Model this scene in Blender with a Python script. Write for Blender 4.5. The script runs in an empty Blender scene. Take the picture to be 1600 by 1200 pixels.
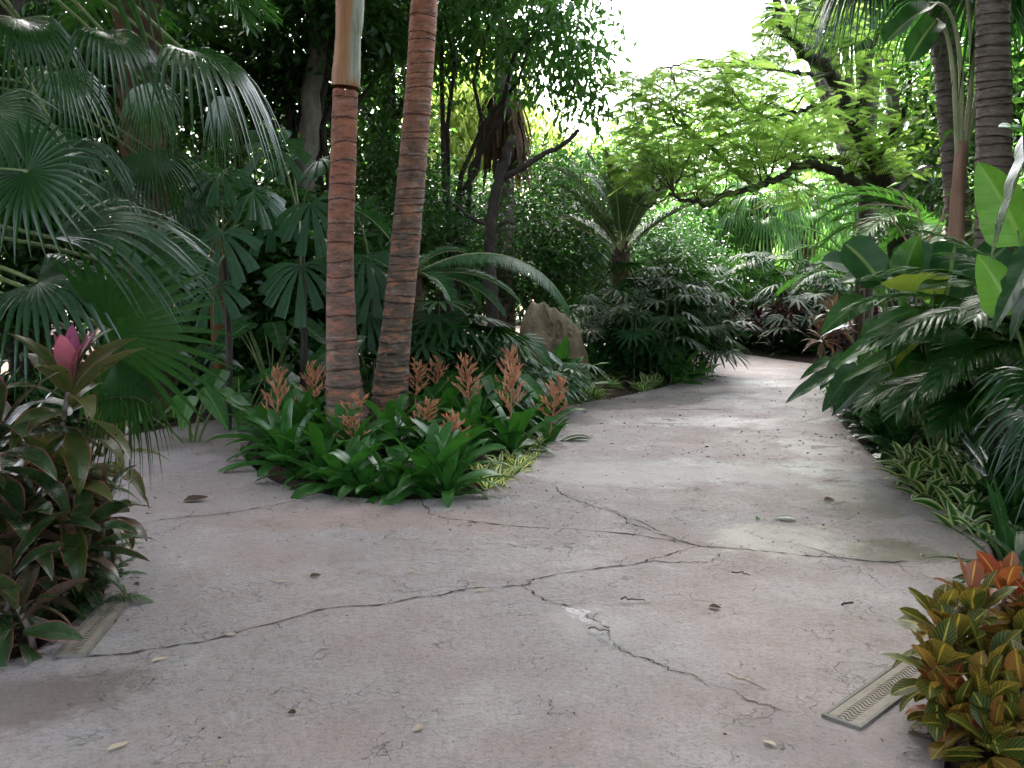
import bpy, math, random
import numpy as np
from math import sin, cos, pi, radians as R
from mathutils import Vector, geometry as mgeo

rng = np.random.default_rng(11)
random.seed(11)
SC = bpy.context.scene
COL = SC.collection

# ------------------------------------------------------------------ camera
CAM_Z, PITCH, F = 1.6, R(6.8), 1500.0
def ray(px, py):
    x, u = (px - 800) / F, (600 - py) / F
    return np.array([x, cos(PITCH) + u * sin(PITCH), -sin(PITCH) + u * cos(PITCH)])
def at(px, py, Y):
    d = ray(px, py)
    return np.array([0, 0, CAM_Z]) + d * (Y / d[1])
def gnd(px, py, z=0.0):
    d = ray(px, py)
    return np.array([0, 0, CAM_Z]) + d * ((z - CAM_Z) / d[2])
def m_per_px(Y):
    return Y / cos(PITCH) / F

# ------------------------------------------------------------------ mesh builder
class MB:
    def __init__(s):
        s.v, s.a, s.q, s.qm, s.t, s.tm, s.n = [], [], [], [], [], [], 0
    def add(s, V, A, Q=None, T=None, mat=0):
        V = np.asarray(V, float).reshape(-1, 3)
        A = np.asarray(A, float).reshape(-1, 3)
        s.v.append(V); s.a.append(A)
        if Q is not None and len(Q):
            Q = np.asarray(Q, int).reshape(-1, 4); s.q.append(Q + s.n); s.qm.append(np.full(len(Q), mat))
        if T is not None and len(T):
            T = np.asarray(T, int).reshape(-1, 3); s.t.append(T + s.n); s.tm.append(np.full(len(T), mat))
        s.n += len(V)
    def mesh(s, name, mats, smooth=True):
        me = bpy.data.meshes.new(name)
        V = np.concatenate(s.v); A = np.concatenate(s.a)
        Q = np.concatenate(s.q) if s.q else np.zeros((0, 4), int)
        T = np.concatenate(s.t) if s.t else np.zeros((0, 3), int)
        mi = np.concatenate(s.qm + s.tm) if (s.qm or s.tm) else np.zeros(0)
        me.vertices.add(len(V)); me.vertices.foreach_set('co', V.astype(np.float32).ravel())
        loops = np.concatenate([Q.ravel(), T.ravel()])
        me.loops.add(len(loops)); me.loops.foreach_set('vertex_index', loops.astype(np.int32))
        nq, nt = len(Q), len(T)
        st = np.concatenate([np.arange(nq) * 4, nq * 4 + np.arange(nt) * 3])
        me.polygons.add(nq + nt)
        me.polygons.foreach_set('loop_start', st.astype(np.int32))
        me.polygons.foreach_set('material_index', mi.astype(np.int32))
        me.polygons.foreach_set('use_smooth', np.full(nq + nt, smooth))
        at_ = me.attributes.new('lc', 'FLOAT_VECTOR', 'POINT')
        at_.data.foreach_set('vector', A.astype(np.float32).ravel())
        for m in (mats if isinstance(mats, (list, tuple)) else [mats]):
            me.materials.append(m)
        me.update(calc_edges=True); me.validate()
        return me

def norm(a):
    return a / np.maximum(np.linalg.norm(a, axis=-1, keepdims=True), 1e-9)

def strips(mb, P, S, N, W, rnd, fold=0.0, cols=3, cup=0.0, wave=0.0, wk=5.0, mat=0, pleat=0.0):
    """M blades at once: centre lines P, side S, normal N (M,n,3), half widths W (M,n)."""
    M, n, _ = P.shape
    u = np.linspace(-1, 1, cols)
    v = np.linspace(0, 1, n)
    Wn = W[:, :, None, None]
    off = fold * np.abs(u) + cup * u * u
    if pleat: off = off + pleat * (np.arange(cols) % 2)
    off = np.broadcast_to(off, (M, n, cols)).copy()
    if wave:
        ph = rng.uniform(0, 6.28, (M, 1, 1))
        off = off + wave * np.abs(u) * np.sin(wk * 6.28 * v[None, :, None] + ph + np.sign(u) * 1.1)
    V = P[:, :, None, :] + S[:, :, None, :] * (Wn * u[None, None, :, None]) + N[:, :, None, :] * (Wn * off[..., None])
    A = np.empty((M, n, cols, 3))
    A[..., 0] = u * .5 + .5; A[..., 1] = v[None, :, None]; A[..., 2] = np.asarray(rnd)[:, None, None]
    i = np.arange(M)[:, None, None] * n * cols + np.arange(n - 1)[None, :, None] * cols + np.arange(cols - 1)[None, None, :]
    Q = np.stack([i, i + 1, i + cols + 1, i + cols], -1)
    mb.add(V, A, Q=Q, mat=mat)

def curves(base, az, el, L, droop, n=8, pw=1.3, roll=None, sway=None):
    """curves leaving base at azimuth az and elevation el, bending down by droop (radians)."""
    az = np.atleast_1d(np.asarray(az, float)); M = len(az)
    el = np.broadcast_to(el, M).astype(float); L = np.broadcast_to(L, M).astype(float); droop = np.broadcast_to(droop, M).astype(float)
    base = np.broadcast_to(np.asarray(base, float), (M, 3))
    k = np.linspace(0, 1, n)
    e = el[:, None] - droop[:, None] * k[None] ** pw
    a = np.broadcast_to(az[:, None], (M, n)).copy()
    if sway is not None:
        a += np.asarray(sway)[:, None] * k[None]
    T = np.stack([np.cos(e) * np.cos(a), np.cos(e) * np.sin(a), np.sin(e)], -1)
    ds = (L / (n - 1))[:, None, None]
    P = np.concatenate([np.zeros((M, 1, 3)), np.cumsum((T[:, :-1] + T[:, 1:]) / 2 * ds, 1)], 1) + base[:, None]
    N = np.stack([-np.sin(e) * np.cos(a), -np.sin(e) * np.sin(a), np.cos(e)], -1)
    S = np.cross(T, N)
    if roll is not None:
        r = np.asarray(roll)[:, None, None]
        S, N = S * np.cos(r) + N * np.sin(r), N * np.cos(r) - S * np.sin(r)
    return P, S, N, T

def leaf3(base, D, U, L, n=5, grav=0.2, gpw=2.0):
    """straight blades in direction D with upper side U, sagging by grav."""
    base = np.asarray(base, float); D = norm(np.asarray(D, float)); M = len(D)
    L = np.broadcast_to(L, M).astype(float); grav = np.broadcast_to(grav, M).astype(float)
    t = np.linspace(0, 1, n)
    P = base[:, None] + D[:, None] * (L[:, None] * t)[..., None]
    P[..., 2] -= (grav * L)[:, None] * t[None] ** gpw
    T = norm(np.gradient(P, axis=1))
    S = norm(np.cross(T, np.broadcast_to(np.asarray(U, float), (M, 3))[:, None]))
    N = np.cross(S, T)
    return P, S, N, T

def prof(kind, n):
    t = np.linspace(0, 1, n)
    if kind == 'strap':   w = np.minimum(1, 0.62 + t * 1.2) * np.clip((1 - t) / .22, 0, 1) ** .55
    elif kind == 'lance': w = np.sin(pi * np.clip(t, 0, 1) ** .75) ** .9 * .97 + .03 * (1 - t)
    elif kind == 'ti':    w = (np.clip(t / .5, 0, 1) ** .8 * .8 + .2) * np.clip((1 - t) / .5, 0, 1) ** .75
    elif kind == 'ovate': w = np.sin(pi * t ** .7) ** .75 + .02
    elif kind == 'oblan': w = np.sin(pi * t ** 1.25) ** .8 + .04
    elif kind == 'blade': w = np.clip((1 - t) / .8, 0, 1) ** .7
    elif kind == 'heart': w = np.where(t < .12, np.sqrt(np.clip(t / .12, 0, 1)) * .92, np.clip(1 - ((t - .12) / .88) ** 1.7, 0, 1) ** .8 * .92 + .0)
    elif kind == 'nest':  w = (.25 + .75 * np.clip(t / .5, 0, 1)) * np.clip((1 - t) / .25, 0, 1) ** .6
    elif kind == 'oblong':w = np.clip(t / .1, 0, 1) ** .6 * np.clip((1 - t) / .22, 0, 1) ** .6
    return w

def tube(mb, pts, rad, sides=8, mat=0, rnd=0.5, cap=True):
    pts = np.asarray(pts, float); n = len(pts)
    rad = np.broadcast_to(rad, n).astype(float)
    T = norm(np.gradient(pts, axis=0))
    ref = np.array([0, 0, 1.0]) if abs(T[0][2]) < .9 else np.array([1.0, 0, 0])
    X = norm(np.cross(T[0], ref)); V = []; A = []
    ang = np.linspace(0, 2 * pi, sides, endpoint=False)
    for i in range(n):
        X = norm(X - T[i] * np.dot(X, T[i])); Y = np.cross(T[i], X)
        V.append(pts[i] + rad[i] * (np.cos(ang)[:, None] * X + np.sin(ang)[:, None] * Y))
        A.append(np.stack([ang / (2 * pi), np.full(sides, i / max(1, n - 1)), np.full(sides, rnd)], -1))
    i = np.arange(n - 1)[:, None] * sides + np.arange(sides)[None]
    j = np.arange(n - 1)[:, None] * sides + (np.arange(sides)[None] + 1) % sides
    Q = np.stack([i, j, j + sides, i + sides], -1)
    V = np.concatenate(V); A = np.concatenate(A); Tt = None
    if cap:
        V = np.concatenate([V, pts[-1:]]); A = np.concatenate([A, A[-1:]])
        l = (n - 1) * sides + np.arange(sides); l2 = (n - 1) * sides + (np.arange(sides) + 1) % sides
        Tt = np.stack([l, l2, np.full(sides, n * sides)], -1)
    mb.add(V, A, Q=Q, T=Tt, mat=mat)

def smooth_line(pts, k=6, closed=False):
    """Catmull-Rom through pts (any dimension)."""
    p = np.asarray(pts, float); n = len(p); out = []
    for i in range(n if closed else n - 1):
        if closed: p0, p1, p2, p3 = p[(i - 1) % n], p[i], p[(i + 1) % n], p[(i + 2) % n]
        else: p0, p1, p2, p3 = p[max(i - 1, 0)], p[i], p[i + 1], p[min(i + 2, n - 1)]
        for t in np.linspace(0, 1, k, endpoint=False):
            out.append(.5 * (2 * p1 + (p2 - p0) * t + (2 * p0 - 5 * p1 + 4 * p2 - p3) * t * t + (3 * p1 - p0 - 3 * p2 + p3) * t ** 3))
    if not closed: out.append(p[-1])
    return np.array(out)

# ------------------------------------------------------------------ objects
def thing(name, label, cat, loc=(0, 0, 0), rz=0.0, group=None):
    o = bpy.data.objects.new(name, None); COL.objects.link(o)
    o.empty_display_size = .1
    o.location = loc; o.rotation_euler = (0, 0, rz); o['label'] = label; o['category'] = cat
    if group: o['group'] = group
    return o
def part(name, mb, mats, parent, smooth=True, label=None):
    me = mb if isinstance(mb, bpy.types.Mesh) else mb.mesh(name, mats, smooth)
    o = bpy.data.objects.new(name, me); COL.objects.link(o); o.parent = parent
    if label: o['label'] = label
    return o
def solo(name, mb, mats, label=None, cat=None, group=None, kind=None, loc=(0, 0, 0), smooth=True):
    me = mb if isinstance(mb, bpy.types.Mesh) else mb.mesh(name, mats, smooth)
    o = bpy.data.objects.new(name, me); COL.objects.link(o); o.location = loc
    if label: o['label'] = label
    if cat: o['category'] = cat
    if group: o['group'] = group
    if kind: o['kind'] = kind
    return o
def dup(root, loc, rz=0.0, sc=1.0, label=None, group=None):
    r = root.copy(); COL.objects.link(r)
    r.location = loc; r.rotation_euler = (0, 0, rz); r.scale = (sc, sc, sc)
    if label: r['label'] = label
    if group: r['group'] = group
    for ch in list(root.children):
        c = ch.copy(); COL.objects.link(c); c.parent = r
        for g in list(ch.children):
            d = g.copy(); COL.objects.link(d); d.parent = c
    return r

# ------------------------------------------------------------------ node helpers
class NT:
    def __init__(s, name):
        s.m = bpy.data.materials.new(name); s.m.use_nodes = True
        s.t = s.m.node_tree; s.t.nodes.clear()
        s.out = s.t.nodes.new('ShaderNodeOutputMaterial')
    def n(s, typ, **kw):
        nd = s.t.nodes.new('ShaderNode' + typ)
        for k, v in kw.items(): setattr(nd, k, v)
        return nd
    def put(s, sock, v):
        if v is None: return
        if isinstance(v, bpy.types.NodeSocket): s.t.links.new(v, sock)
        elif isinstance(v, (tuple, list)) and len(v) == 3 and sock.type == 'RGBA': sock.default_value = (*v, 1)
        else: sock.default_value = v
    def math(s, op, a, b=None, c=None, clamp=False):
        nd = s.n('Math', operation=op, use_clamp=clamp)
        s.put(nd.inputs[0], a); s.put(nd.inputs[1], b); s.put(nd.inputs[2], c)
        return nd.outputs[0]
    def vmath(s, op, a, b=None):
        nd = s.n('VectorMath', operation=op)
        s.put(nd.inputs[0], a); s.put(nd.inputs[1], b)
        return nd.outputs[1] if op in ('LENGTH', 'DISTANCE', 'DOT_PRODUCT') else nd.outputs[0]
    def mix(s, f, a, b, blend='MIX'):
        nd = s.n('Mix', data_type='RGBA', blend_type=blend)
        s.put(nd.inputs[0], f); s.put(nd.inputs[6], a); s.put(nd.inputs[7], b)
        return nd.outputs[2]
    def ramp(s, v, lo, hi, a=0.0, b=1.0):
        nd = s.n('MapRange', clamp=True, interpolation_type='SMOOTHSTEP')
        s.put(nd.inputs[0], v)
        for i, x in enumerate((lo, hi, a, b)): s.put(nd.inputs[i + 1], x)
        return nd.outputs[0]
    def noise(s, vec, scale, detail=3.0, rough=.55, dist=0.0):
        nd = s.n('TexNoise'); s.put(nd.inputs['Vector'], vec)
        nd.inputs['Scale'].default_value = scale; nd.inputs['Detail'].default_value = detail
        nd.inputs['Roughness'].default_value = rough; nd.inputs['Distortion'].default_value = dist
        return nd.outputs[0]
    def obj(s):
        return s.n('TexCoord').outputs['Object']
    def scale(s, vec, v):
        return s.vmath('MULTIPLY', vec, v)
    def lc(s):
        a = s.n('Attribute', attribute_name='lc'); x = s.n('SeparateXYZ'); s.put(x.inputs[0], a.outputs['Vector'])
        return x.outputs
    def bump(s, h, strength=.3, dist=.01):
        nd = s.n('Bump'); nd.inputs['Strength'].default_value = strength; nd.inputs['Distance'].default_value = dist
        s.put(nd.inputs['Height'], h); return nd.outputs[0]
    def pbr(s, col, rough=.5, spec=.5, normal=None, **kw):
        nd = s.n('BsdfPrincipled'); s.put(nd.inputs['Base Color'], col); s.put(nd.inputs['Roughness'], rough)
        s.put(nd.inputs['Specular IOR Level'], spec)
        if normal is not None: s.put(nd.inputs['Normal'], normal)
        for k, v in kw.items(): s.put(nd.inputs[k], v)
        return nd.outputs[0]
    def done(s, sh):
        s.put(s.out.inputs['Surface'], sh); return s.m

def leafmat(name, c1, c2, rib=None, tr=.35, trc=None, rough=.32, spec=.42, veins=8.0, edge=None, edge_w=.12, stripe=None, vein_col=None, c3=None, slant=1.2, bump=.25, blotch=None):
    grn = lambda c: (c[0] * .62, c[1] * .88, c[2] * .54) if c[1] > 1.35 * c[0] and c[1] < .3 else c
    c1, c2 = grn(c1), grn(c2)
    s = NT(name); u, v, r = s.lc()
    au = s.math('MULTIPLY', s.math('ABSOLUTE', s.math('SUBTRACT', u, .5)), 2.0)
    col = s.mix(r, c1, c2)
    if c3: col = s.mix(s.ramp(r, .6, 1.0), col, c3)
    ob = s.obj()
    nz = s.noise(ob, 9.0, 3.0)
    col = s.mix(s.math('MULTIPLY', s.ramp(nz, .35, .75), .55), col, tuple(.55 * x for x in c1))
    vv = s.math('FRACT', s.math('SUBTRACT', s.math('MULTIPLY', v, veins), s.math('MULTIPLY', au, slant)))
    vd = s.math('ABSOLUTE', s.math('SUBTRACT', vv, .5))          # 0.5 on a side vein
    vm = s.ramp(vd, .40, .5)
    if vein_col: col = s.mix(s.math('MULTIPLY', vm, .9), col, vein_col)
    if stripe:
        st = s.ramp(s.math('ABSOLUTE', s.math('SUBTRACT', au, stripe[1])), stripe[2], stripe[2] + .12, 1.0, 0.0)
        col = s.mix(st, col, stripe[0])
    if blotch:
        col = s.mix(s.ramp(s.noise(ob, blotch[1], 2.0), blotch[2], blotch[2] + .08), col, blotch[0])
    if edge: col = s.mix(s.ramp(au, 1 - edge_w * 1.6, 1 - edge_w * .5), col, edge)
    if rib: col = s.mix(s.ramp(au, .04, .13, 1.0, 0.0), col, rib)
    h = s.math('ADD', s.math('MULTIPLY', vm, -.6), s.math('MULTIPLY', s.ramp(au, 0, .2), .8))
    nrm = s.bump(h, bump, .006)
    rg = s.math('ADD', rough - .10, s.math('MULTIPLY', s.noise(ob, 14.0, 2.0), .22))
    p = s.pbr(col, rg, spec * .78, nrm)
    t = s.n('BsdfTranslucent')
    tc = s.mix(.55, col, trc) if trc else s.mix(1.0, col, (1.7, 1.6, .7), 'MULTIPLY')
    s.put(t.inputs[0], tc)
    ms = s.n('MixShader'); ms.inputs[0].default_value = tr
    s.put(ms.inputs[1], p); s.put(ms.inputs[2], t.outputs[0])
    return s.done(ms.outputs[0])

def barkmat(name, c1, c2, moss=None, sc=6.0, rough=.85, bump=.6, stretch=(1, 1, .25)):
    s = NT(name); ob = s.obj()
    st = s.scale(ob, stretch)
    a = s.noise(st, sc * 2, 5.0, .65); b = s.noise(ob, sc * .35, 3.0)
    col = s.mix(s.ramp(a, .3, .7), c1, c2)
    col = s.mix(s.math('MULTIPLY', s.ramp(b, .45, .7), .5), col, tuple(.5 * x for x in c1))
    if moss: col = s.mix(s.ramp(s.noise(ob, 3.0, 4.0), .52, .66), col, moss)
    return s.done(s.pbr(col, rough, .3, s.bump(a, bump, .03)))
# ------------------------------------------------------------------ materials
M = {}
M['brom'] = leafmat('bromeliad_leaf', (.035, .10, .028), (.06, .16, .045), rough=.30, tr=.28, veins=0, bump=.15)
M['spike'] = leafmat('coral_bract', (.54, .20, .12), (.60, .33, .20), rough=.5, tr=.22, veins=0, trc=(.7, .3, .14), c3=(.55, .40, .24))
M['spike_stem'] = barkmat('bract_stem', (.30, .14, .07), (.42, .2, .1))
M['varieg'] = leafmat('striped_leaf', (.05, .13, .03), (.08, .18, .05), stripe=((.68, .69, .40), .55, .22), rough=.35, tr=.3, veins=0)
M['varieg2'] = leafmat('pale_edged_leaf', (.05, .12, .03), (.07, .15, .04), edge=(.40, .47, .24), edge_w=.42, rough=.33, tr=.28, veins=0)
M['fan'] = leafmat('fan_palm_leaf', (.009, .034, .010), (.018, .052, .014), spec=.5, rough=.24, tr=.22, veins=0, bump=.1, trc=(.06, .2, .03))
M['fan_sky_sheen'] = leafmat('sky_sheen_fan_leaf', (.03, .056, .04), (.045, .075, .052), spec=.6, rough=.26, tr=.22, veins=0, bump=.1, trc=(.07, .2, .06))  # greyer than the plain fan leaf: sky reflection put into the colour
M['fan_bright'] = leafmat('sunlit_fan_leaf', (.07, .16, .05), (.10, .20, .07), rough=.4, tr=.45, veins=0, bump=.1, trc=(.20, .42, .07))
M['wedge'] = leafmat('ribbed_wedge_leaf', (.035, .085, .05), (.05, .11, .065), spec=.55, rough=.30, tr=.2, veins=0, bump=.2)
M['cycad'] = leafmat('cycad_leaflet', (.024, .085, .036), (.035, .11, .045), rough=.30, tr=.22, veins=0)
M['rachis'] = barkmat('leaf_stalk', (.10, .15, .05), (.16, .20, .08), rough=.5, bump=.2)
M['pale_rachis'] = barkmat('pale_stalk', (.30, .33, .18), (.36, .38, .22), rough=.5, bump=.2)
M['brown_stalk'] = barkmat('brown_stalk', (.10, .07, .045), (.16, .11, .07), rough=.7)
M['phoenix'] = leafmat('feather_palm_leaflet', (.062, .092, .062), (.085, .115, .08), rough=.38, tr=.16, veins=0)
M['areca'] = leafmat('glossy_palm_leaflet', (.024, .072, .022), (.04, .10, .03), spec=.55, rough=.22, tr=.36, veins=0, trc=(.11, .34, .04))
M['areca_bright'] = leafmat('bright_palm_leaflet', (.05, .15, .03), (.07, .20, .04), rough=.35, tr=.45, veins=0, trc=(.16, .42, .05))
M['rhapis'] = leafmat('lady_palm_leaf', (.018, .052, .022), (.032, .078, .03), spec=.26, rough=.48, tr=.25, veins=0, bump=.1)
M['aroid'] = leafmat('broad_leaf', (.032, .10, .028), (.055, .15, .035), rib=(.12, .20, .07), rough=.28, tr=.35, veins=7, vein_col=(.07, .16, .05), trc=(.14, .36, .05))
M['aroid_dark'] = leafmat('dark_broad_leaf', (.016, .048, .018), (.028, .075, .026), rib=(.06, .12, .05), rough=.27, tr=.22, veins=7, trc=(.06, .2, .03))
M['aloc'] = leafmat('elephant_ear_leaf', (.07, .18, .03), (.10, .23, .04), rib=(.16, .28, .07), rough=.33, tr=.42, veins=9, vein_col=(.035, .10, .02), trc=(.20, .44, .05))
M['aloc_yellow'] = leafmat('yellowing_broad_leaf', (.12, .20, .035), (.18, .24, .04), rib=(.05, .10, .02), rough=.35, tr=.5, veins=8, vein_col=(.05, .10, .02), trc=(.40, .50, .06), edge=(.22, .12, .03), edge_w=.06)
M['banana'] = leafmat('ribbed_paddle_leaf', (.04, .10, .05), (.055, .13, .06), rib=(.16, .24, .10), rough=.31, tr=.3, veins=24, slant=.6, bump=.5)
M['nest'] = leafmat('nest_fern_frond', (.035, .13, .028), (.06, .19, .035), rib=(.03, .06, .02), rough=.33, tr=.38, veins=0, trc=(.16, .45, .05))
M['ti'] = leafmat('ti_leaf', (.030, .050, .024), (.050, .078, .034), rough=.27, tr=.22, veins=14, edge=(.22, .06, .07), edge_w=.10, c3=(.11, .065, .045), trc=(.12, .12, .05))
M['ti_olive'] = leafmat('olive_ti_leaf', (.05, .075, .022), (.08, .085, .028), rough=.30, tr=.3, veins=14, edge=(.25, .09, .06), edge_w=.1, trc=(.25, .25, .06))
M['ti_pink'] = leafmat('pink_ti_leaf', (.30, .06, .15), (.36, .10, .19), rough=.34, tr=.35, veins=14, c3=(.46, .17, .15), trc=(.75, .12, .3))
M['ti_dull'] = leafmat('dull_red_ti_leaf', (.20, .05, .075), (.14, .06, .05), rough=.32, tr=.25, veins=14, trc=(.4, .1, .12))
M['purple'] = leafmat('wine_red_leaf', (.024, .010, .012), (.042, .015, .018), rough=.28, tr=.08, veins=0, trc=(.2, .03, .04))
M['redgold'] = leafmat('copper_leaf', (.20, .10, .06), (.14, .13, .06), rough=.35, tr=.25, veins=0, c3=(.20, .085, .065), trc=(.25, .12, .06))
M['croton'] = leafmat('croton_leaf', (.016, .046, .015), (.045, .065, .015), rib=(.40, .33, .05), rough=.30, tr=.25, veins=9, slant=3.0, vein_col=(.44, .36, .05), c3=(.26, .10, .025), edge=(.20, .10, .025), edge_w=.05, trc=(.5, .3, .05))
M['croton_red'] = leafmat('red_croton_leaf', (.19, .05, .02), (.26, .10, .025), rib=(.55, .30, .06), rough=.33, tr=.25, veins=9, slant=3.0, vein_col=(.16, .05, .02), c3=(.30, .04, .025), trc=(.6, .2, .05))
M['shrub'] = leafmat('small_shrub_leaf', (.026, .070, .022), (.048, .105, .033), rough=.35, tr=.32, veins=0, bump=0, trc=(.1, .28, .04))
M['shrub_grey'] = leafmat('dull_shrub_leaf', (.045, .085, .042), (.065, .115, .055), rough=.42, tr=.32, veins=0, bump=0, trc=(.1, .24, .06))
M['shrub_light'] = leafmat('light_shrub_leaf', (.12, .23, .045), (.17, .28, .07), rough=.4, tr=.4, veins=0, bump=0)
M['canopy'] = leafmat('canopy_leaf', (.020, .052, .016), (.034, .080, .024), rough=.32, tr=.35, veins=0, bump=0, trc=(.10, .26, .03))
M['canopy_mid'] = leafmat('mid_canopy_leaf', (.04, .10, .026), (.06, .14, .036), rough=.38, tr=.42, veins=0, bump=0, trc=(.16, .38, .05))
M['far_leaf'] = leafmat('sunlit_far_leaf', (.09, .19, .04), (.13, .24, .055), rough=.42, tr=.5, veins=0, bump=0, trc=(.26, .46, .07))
M['legume'] = leafmat('feathery_leaf', (.085, .22, .03), (.13, .28, .045), rough=.45, tr=.66, veins=0, bump=0, trc=(.58, .80, .16))
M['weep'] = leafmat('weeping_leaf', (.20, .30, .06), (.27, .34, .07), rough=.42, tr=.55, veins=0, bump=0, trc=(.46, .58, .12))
M['cutleaf'] = leafmat('cut_grey_leaf', (.05, .11, .07), (.07, .14, .085), rough=.35, tr=.25, veins=0)
M['dead'] = leafmat('dead_frond', (.07, .045, .032), (.13, .088, .06), rough=.85, tr=.15, veins=0, spec=.15)
M['litter'] = leafmat('fallen_leaf', (.22, .15, .10), (.60, .50, .40), rough=.7, tr=.1, veins=0, spec=.25, c3=(.07, .045, .03))
M['litter_dark'] = leafmat('dark_litter', (.05, .03, .02), (.12, .07, .045), rough=.8, tr=.08, veins=0, spec=.2)
M['bark_dark'] = barkmat('dark_bark', (.030, .024, .020), (.065, .054, .045))
M['bark_grey'] = barkmat('grey_bark', (.10, .085, .07), (.19, .165, .14))
M['bark_boot'] = barkmat('fibrous_bark', (.06, .042, .03), (.17, .115, .08), sc=9, bump=1.0)
M['bark_orange'] = barkmat('orange_bark', (.12, .055, .018), (.17, .085, .03), stretch=(1, 1, 1))
M['cane'] = barkmat('green_cane', (.05, .07, .03), (.09, .10, .05), bump=.2)
M['twig'] = barkmat('pale_twig', (.26, .20, .13), (.38, .30, .21), bump=.2)
M['stem_pink'] = barkmat('pinkish_stem', (.26, .13, .09), (.36, .22, .16), stretch=(1, 1, .1))

def trunkmat(name, lo, mid, hi, dark, moss=None, scar=(.36, .30, .26)):
    """ringed palm trunk; lc = (angle, position within ring 0..1, height 0..1)"""
    s = NT(name); u, v, h = s.lc(); ob = s.obj()
    fine = s.noise(s.scale(ob, (1, 1, 5)), 9.0, 5.0, .7)
    big = s.noise(s.scale(ob, (1, 1, 2.2)), 4.0, 3.0)
    hh = s.math('ADD', h, s.math('MULTIPLY', s.math('SUBTRACT', big, .5), .35))
    col = s.mix(s.ramp(hh, .12, .42), lo, mid)
    col = s.mix(s.ramp(hh, .45, .80), col, hi)
    patch = s.noise(s.vmath('ADD', s.scale(ob, (1.0, 1.0, 3.2)), (4, 9, 2)), 5.5, 5.0, .68, .4)
    col = s.mix(s.math('MULTIPLY', s.ramp(patch, .50, .62), .75), col, tuple(1.35 * x for x in hi))
    col = s.mix(s.math('MULTIPLY', s.ramp(patch, .34, .46, 1.0, 0.0), .7), col, tuple(1.5 * x for x in dark))
    col = s.mix(s.math('MULTIPLY', s.ramp(fine, .50, .68), .8), col, dark)
    pal = s.noise(s.scale(ob, (1.0, 1.0, 3.0)), 6.0, 4.0, .6)
    col = s.mix(s.math('MULTIPLY', s.ramp(pal, .55, .75), .45), col, scar)
    seam = s.ramp(v, .86, .97)
    col = s.mix(s.math('MULTIPLY', seam, s.ramp(fine, .25, .55, .45, .95)), col, tuple(.35 * x for x in dark))
    lip = s.math('MULTIPLY', s.ramp(v, .0, .10, 1.0, 0.0), s.ramp(pal, .42, .6))
    col = s.mix(s.math('MULTIPLY', lip, .7), col, scar)
    if moss:
        m = s.math('MULTIPLY', s.ramp(h, .02, .17, 1.0, 0.0), s.ramp(s.noise(ob, 5.0, 4.0), .42, .6))
        col = s.mix(s.math('MULTIPLY', m, .8), col, moss)
    hb = s.math('ADD', fine, s.math('MULTIPLY', seam, -1.2))
    return s.done(s.pbr(col, .72, .35, s.bump(hb, .8, .02)))
M['trunk_red'] = trunkmat('red_ringed_trunk', (.15, .12, .095), (.21, .12, .095), (.30, .115, .07), (.055, .032, .024), moss=(.075, .10, .03))
M['trunk_dark'] = trunkmat('brown_ringed_trunk', (.085, .068, .05), (.145, .095, .07), (.29, .115, .065), (.04, .026, .02), moss=(.06, .075, .025))
M['trunk_grey'] = trunkmat('grey_brown_trunk', (.15, .095, .075), (.16, .12, .10), (.17, .135, .118), (.05, .036, .03), scar=(.2, .17, .15))

def crownshaft_mat():
    s = NT('crownshaft'); u, v, h = s.lc(); ob = s.obj()
    n = s.noise(s.scale(ob, (14, 14, .7)), 3.0, 4.0, .6)
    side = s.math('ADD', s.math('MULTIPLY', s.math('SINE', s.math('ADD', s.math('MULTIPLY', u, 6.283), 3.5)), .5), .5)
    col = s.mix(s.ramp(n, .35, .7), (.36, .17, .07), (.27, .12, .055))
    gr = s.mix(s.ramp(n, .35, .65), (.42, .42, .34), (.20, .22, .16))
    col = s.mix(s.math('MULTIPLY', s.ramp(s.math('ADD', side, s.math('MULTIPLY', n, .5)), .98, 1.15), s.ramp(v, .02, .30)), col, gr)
    return s.done(s.pbr(col, .5, .4, s.bump(n, .4, .02)))
M['shaft'] = crownshaft_mat()

# ------------------------------------------------------------------ plant pieces
def rosette(mb, n, L, W, el=(10, 80), droop=(40, 110), base=(0, 0, 0), kind='strap', fold=.25, seg=9, mat=0, cols=3, pw=1.4, az0=None, wave=0, cup=0, Lvar=.2, rsc=(0, 1), tip=0.0, roll=.3, rise=.0, arc=None):
    i = np.arange(n) / max(1, n - 1)
    az = (rng.uniform(0, 6.28) if az0 is None else az0) + np.arange(n) * 2.39996 + rng.normal(0, .15, n)
    if arc is not None: az = rng.uniform(arc[0], arc[1], n)
    e = R(el[0]) + (R(el[1]) - R(el[0])) * i + rng.normal(0, .09, n)
    d = R(droop[0]) + (R(droop[1]) - R(droop[0])) * rng.uniform(0, 1, n)
    d = d * (1.1 - .55 * i)
    l = L * (1 + rng.uniform(-Lvar, Lvar, n)) * (1 - .15 * i)
    b = np.array(base, float)[None] + np.stack([np.cos(az) * .012, np.sin(az) * .012, rise * i], -1)
    P, S, N, T = curves(b, az, e, l, d, seg, pw, roll=rng.normal(0, roll, n), sway=rng.normal(0, .25, n))
    Wd = prof(kind, seg)[None] * (W * (1 + rng.uniform(-.15, .15, n)))[:, None]
    strips(mb, P, S, N, Wd, rng.uniform(rsc[0], rsc[1], n), fold=fold, cols=cols, wave=wave, cup=cup, mat=mat)

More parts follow.
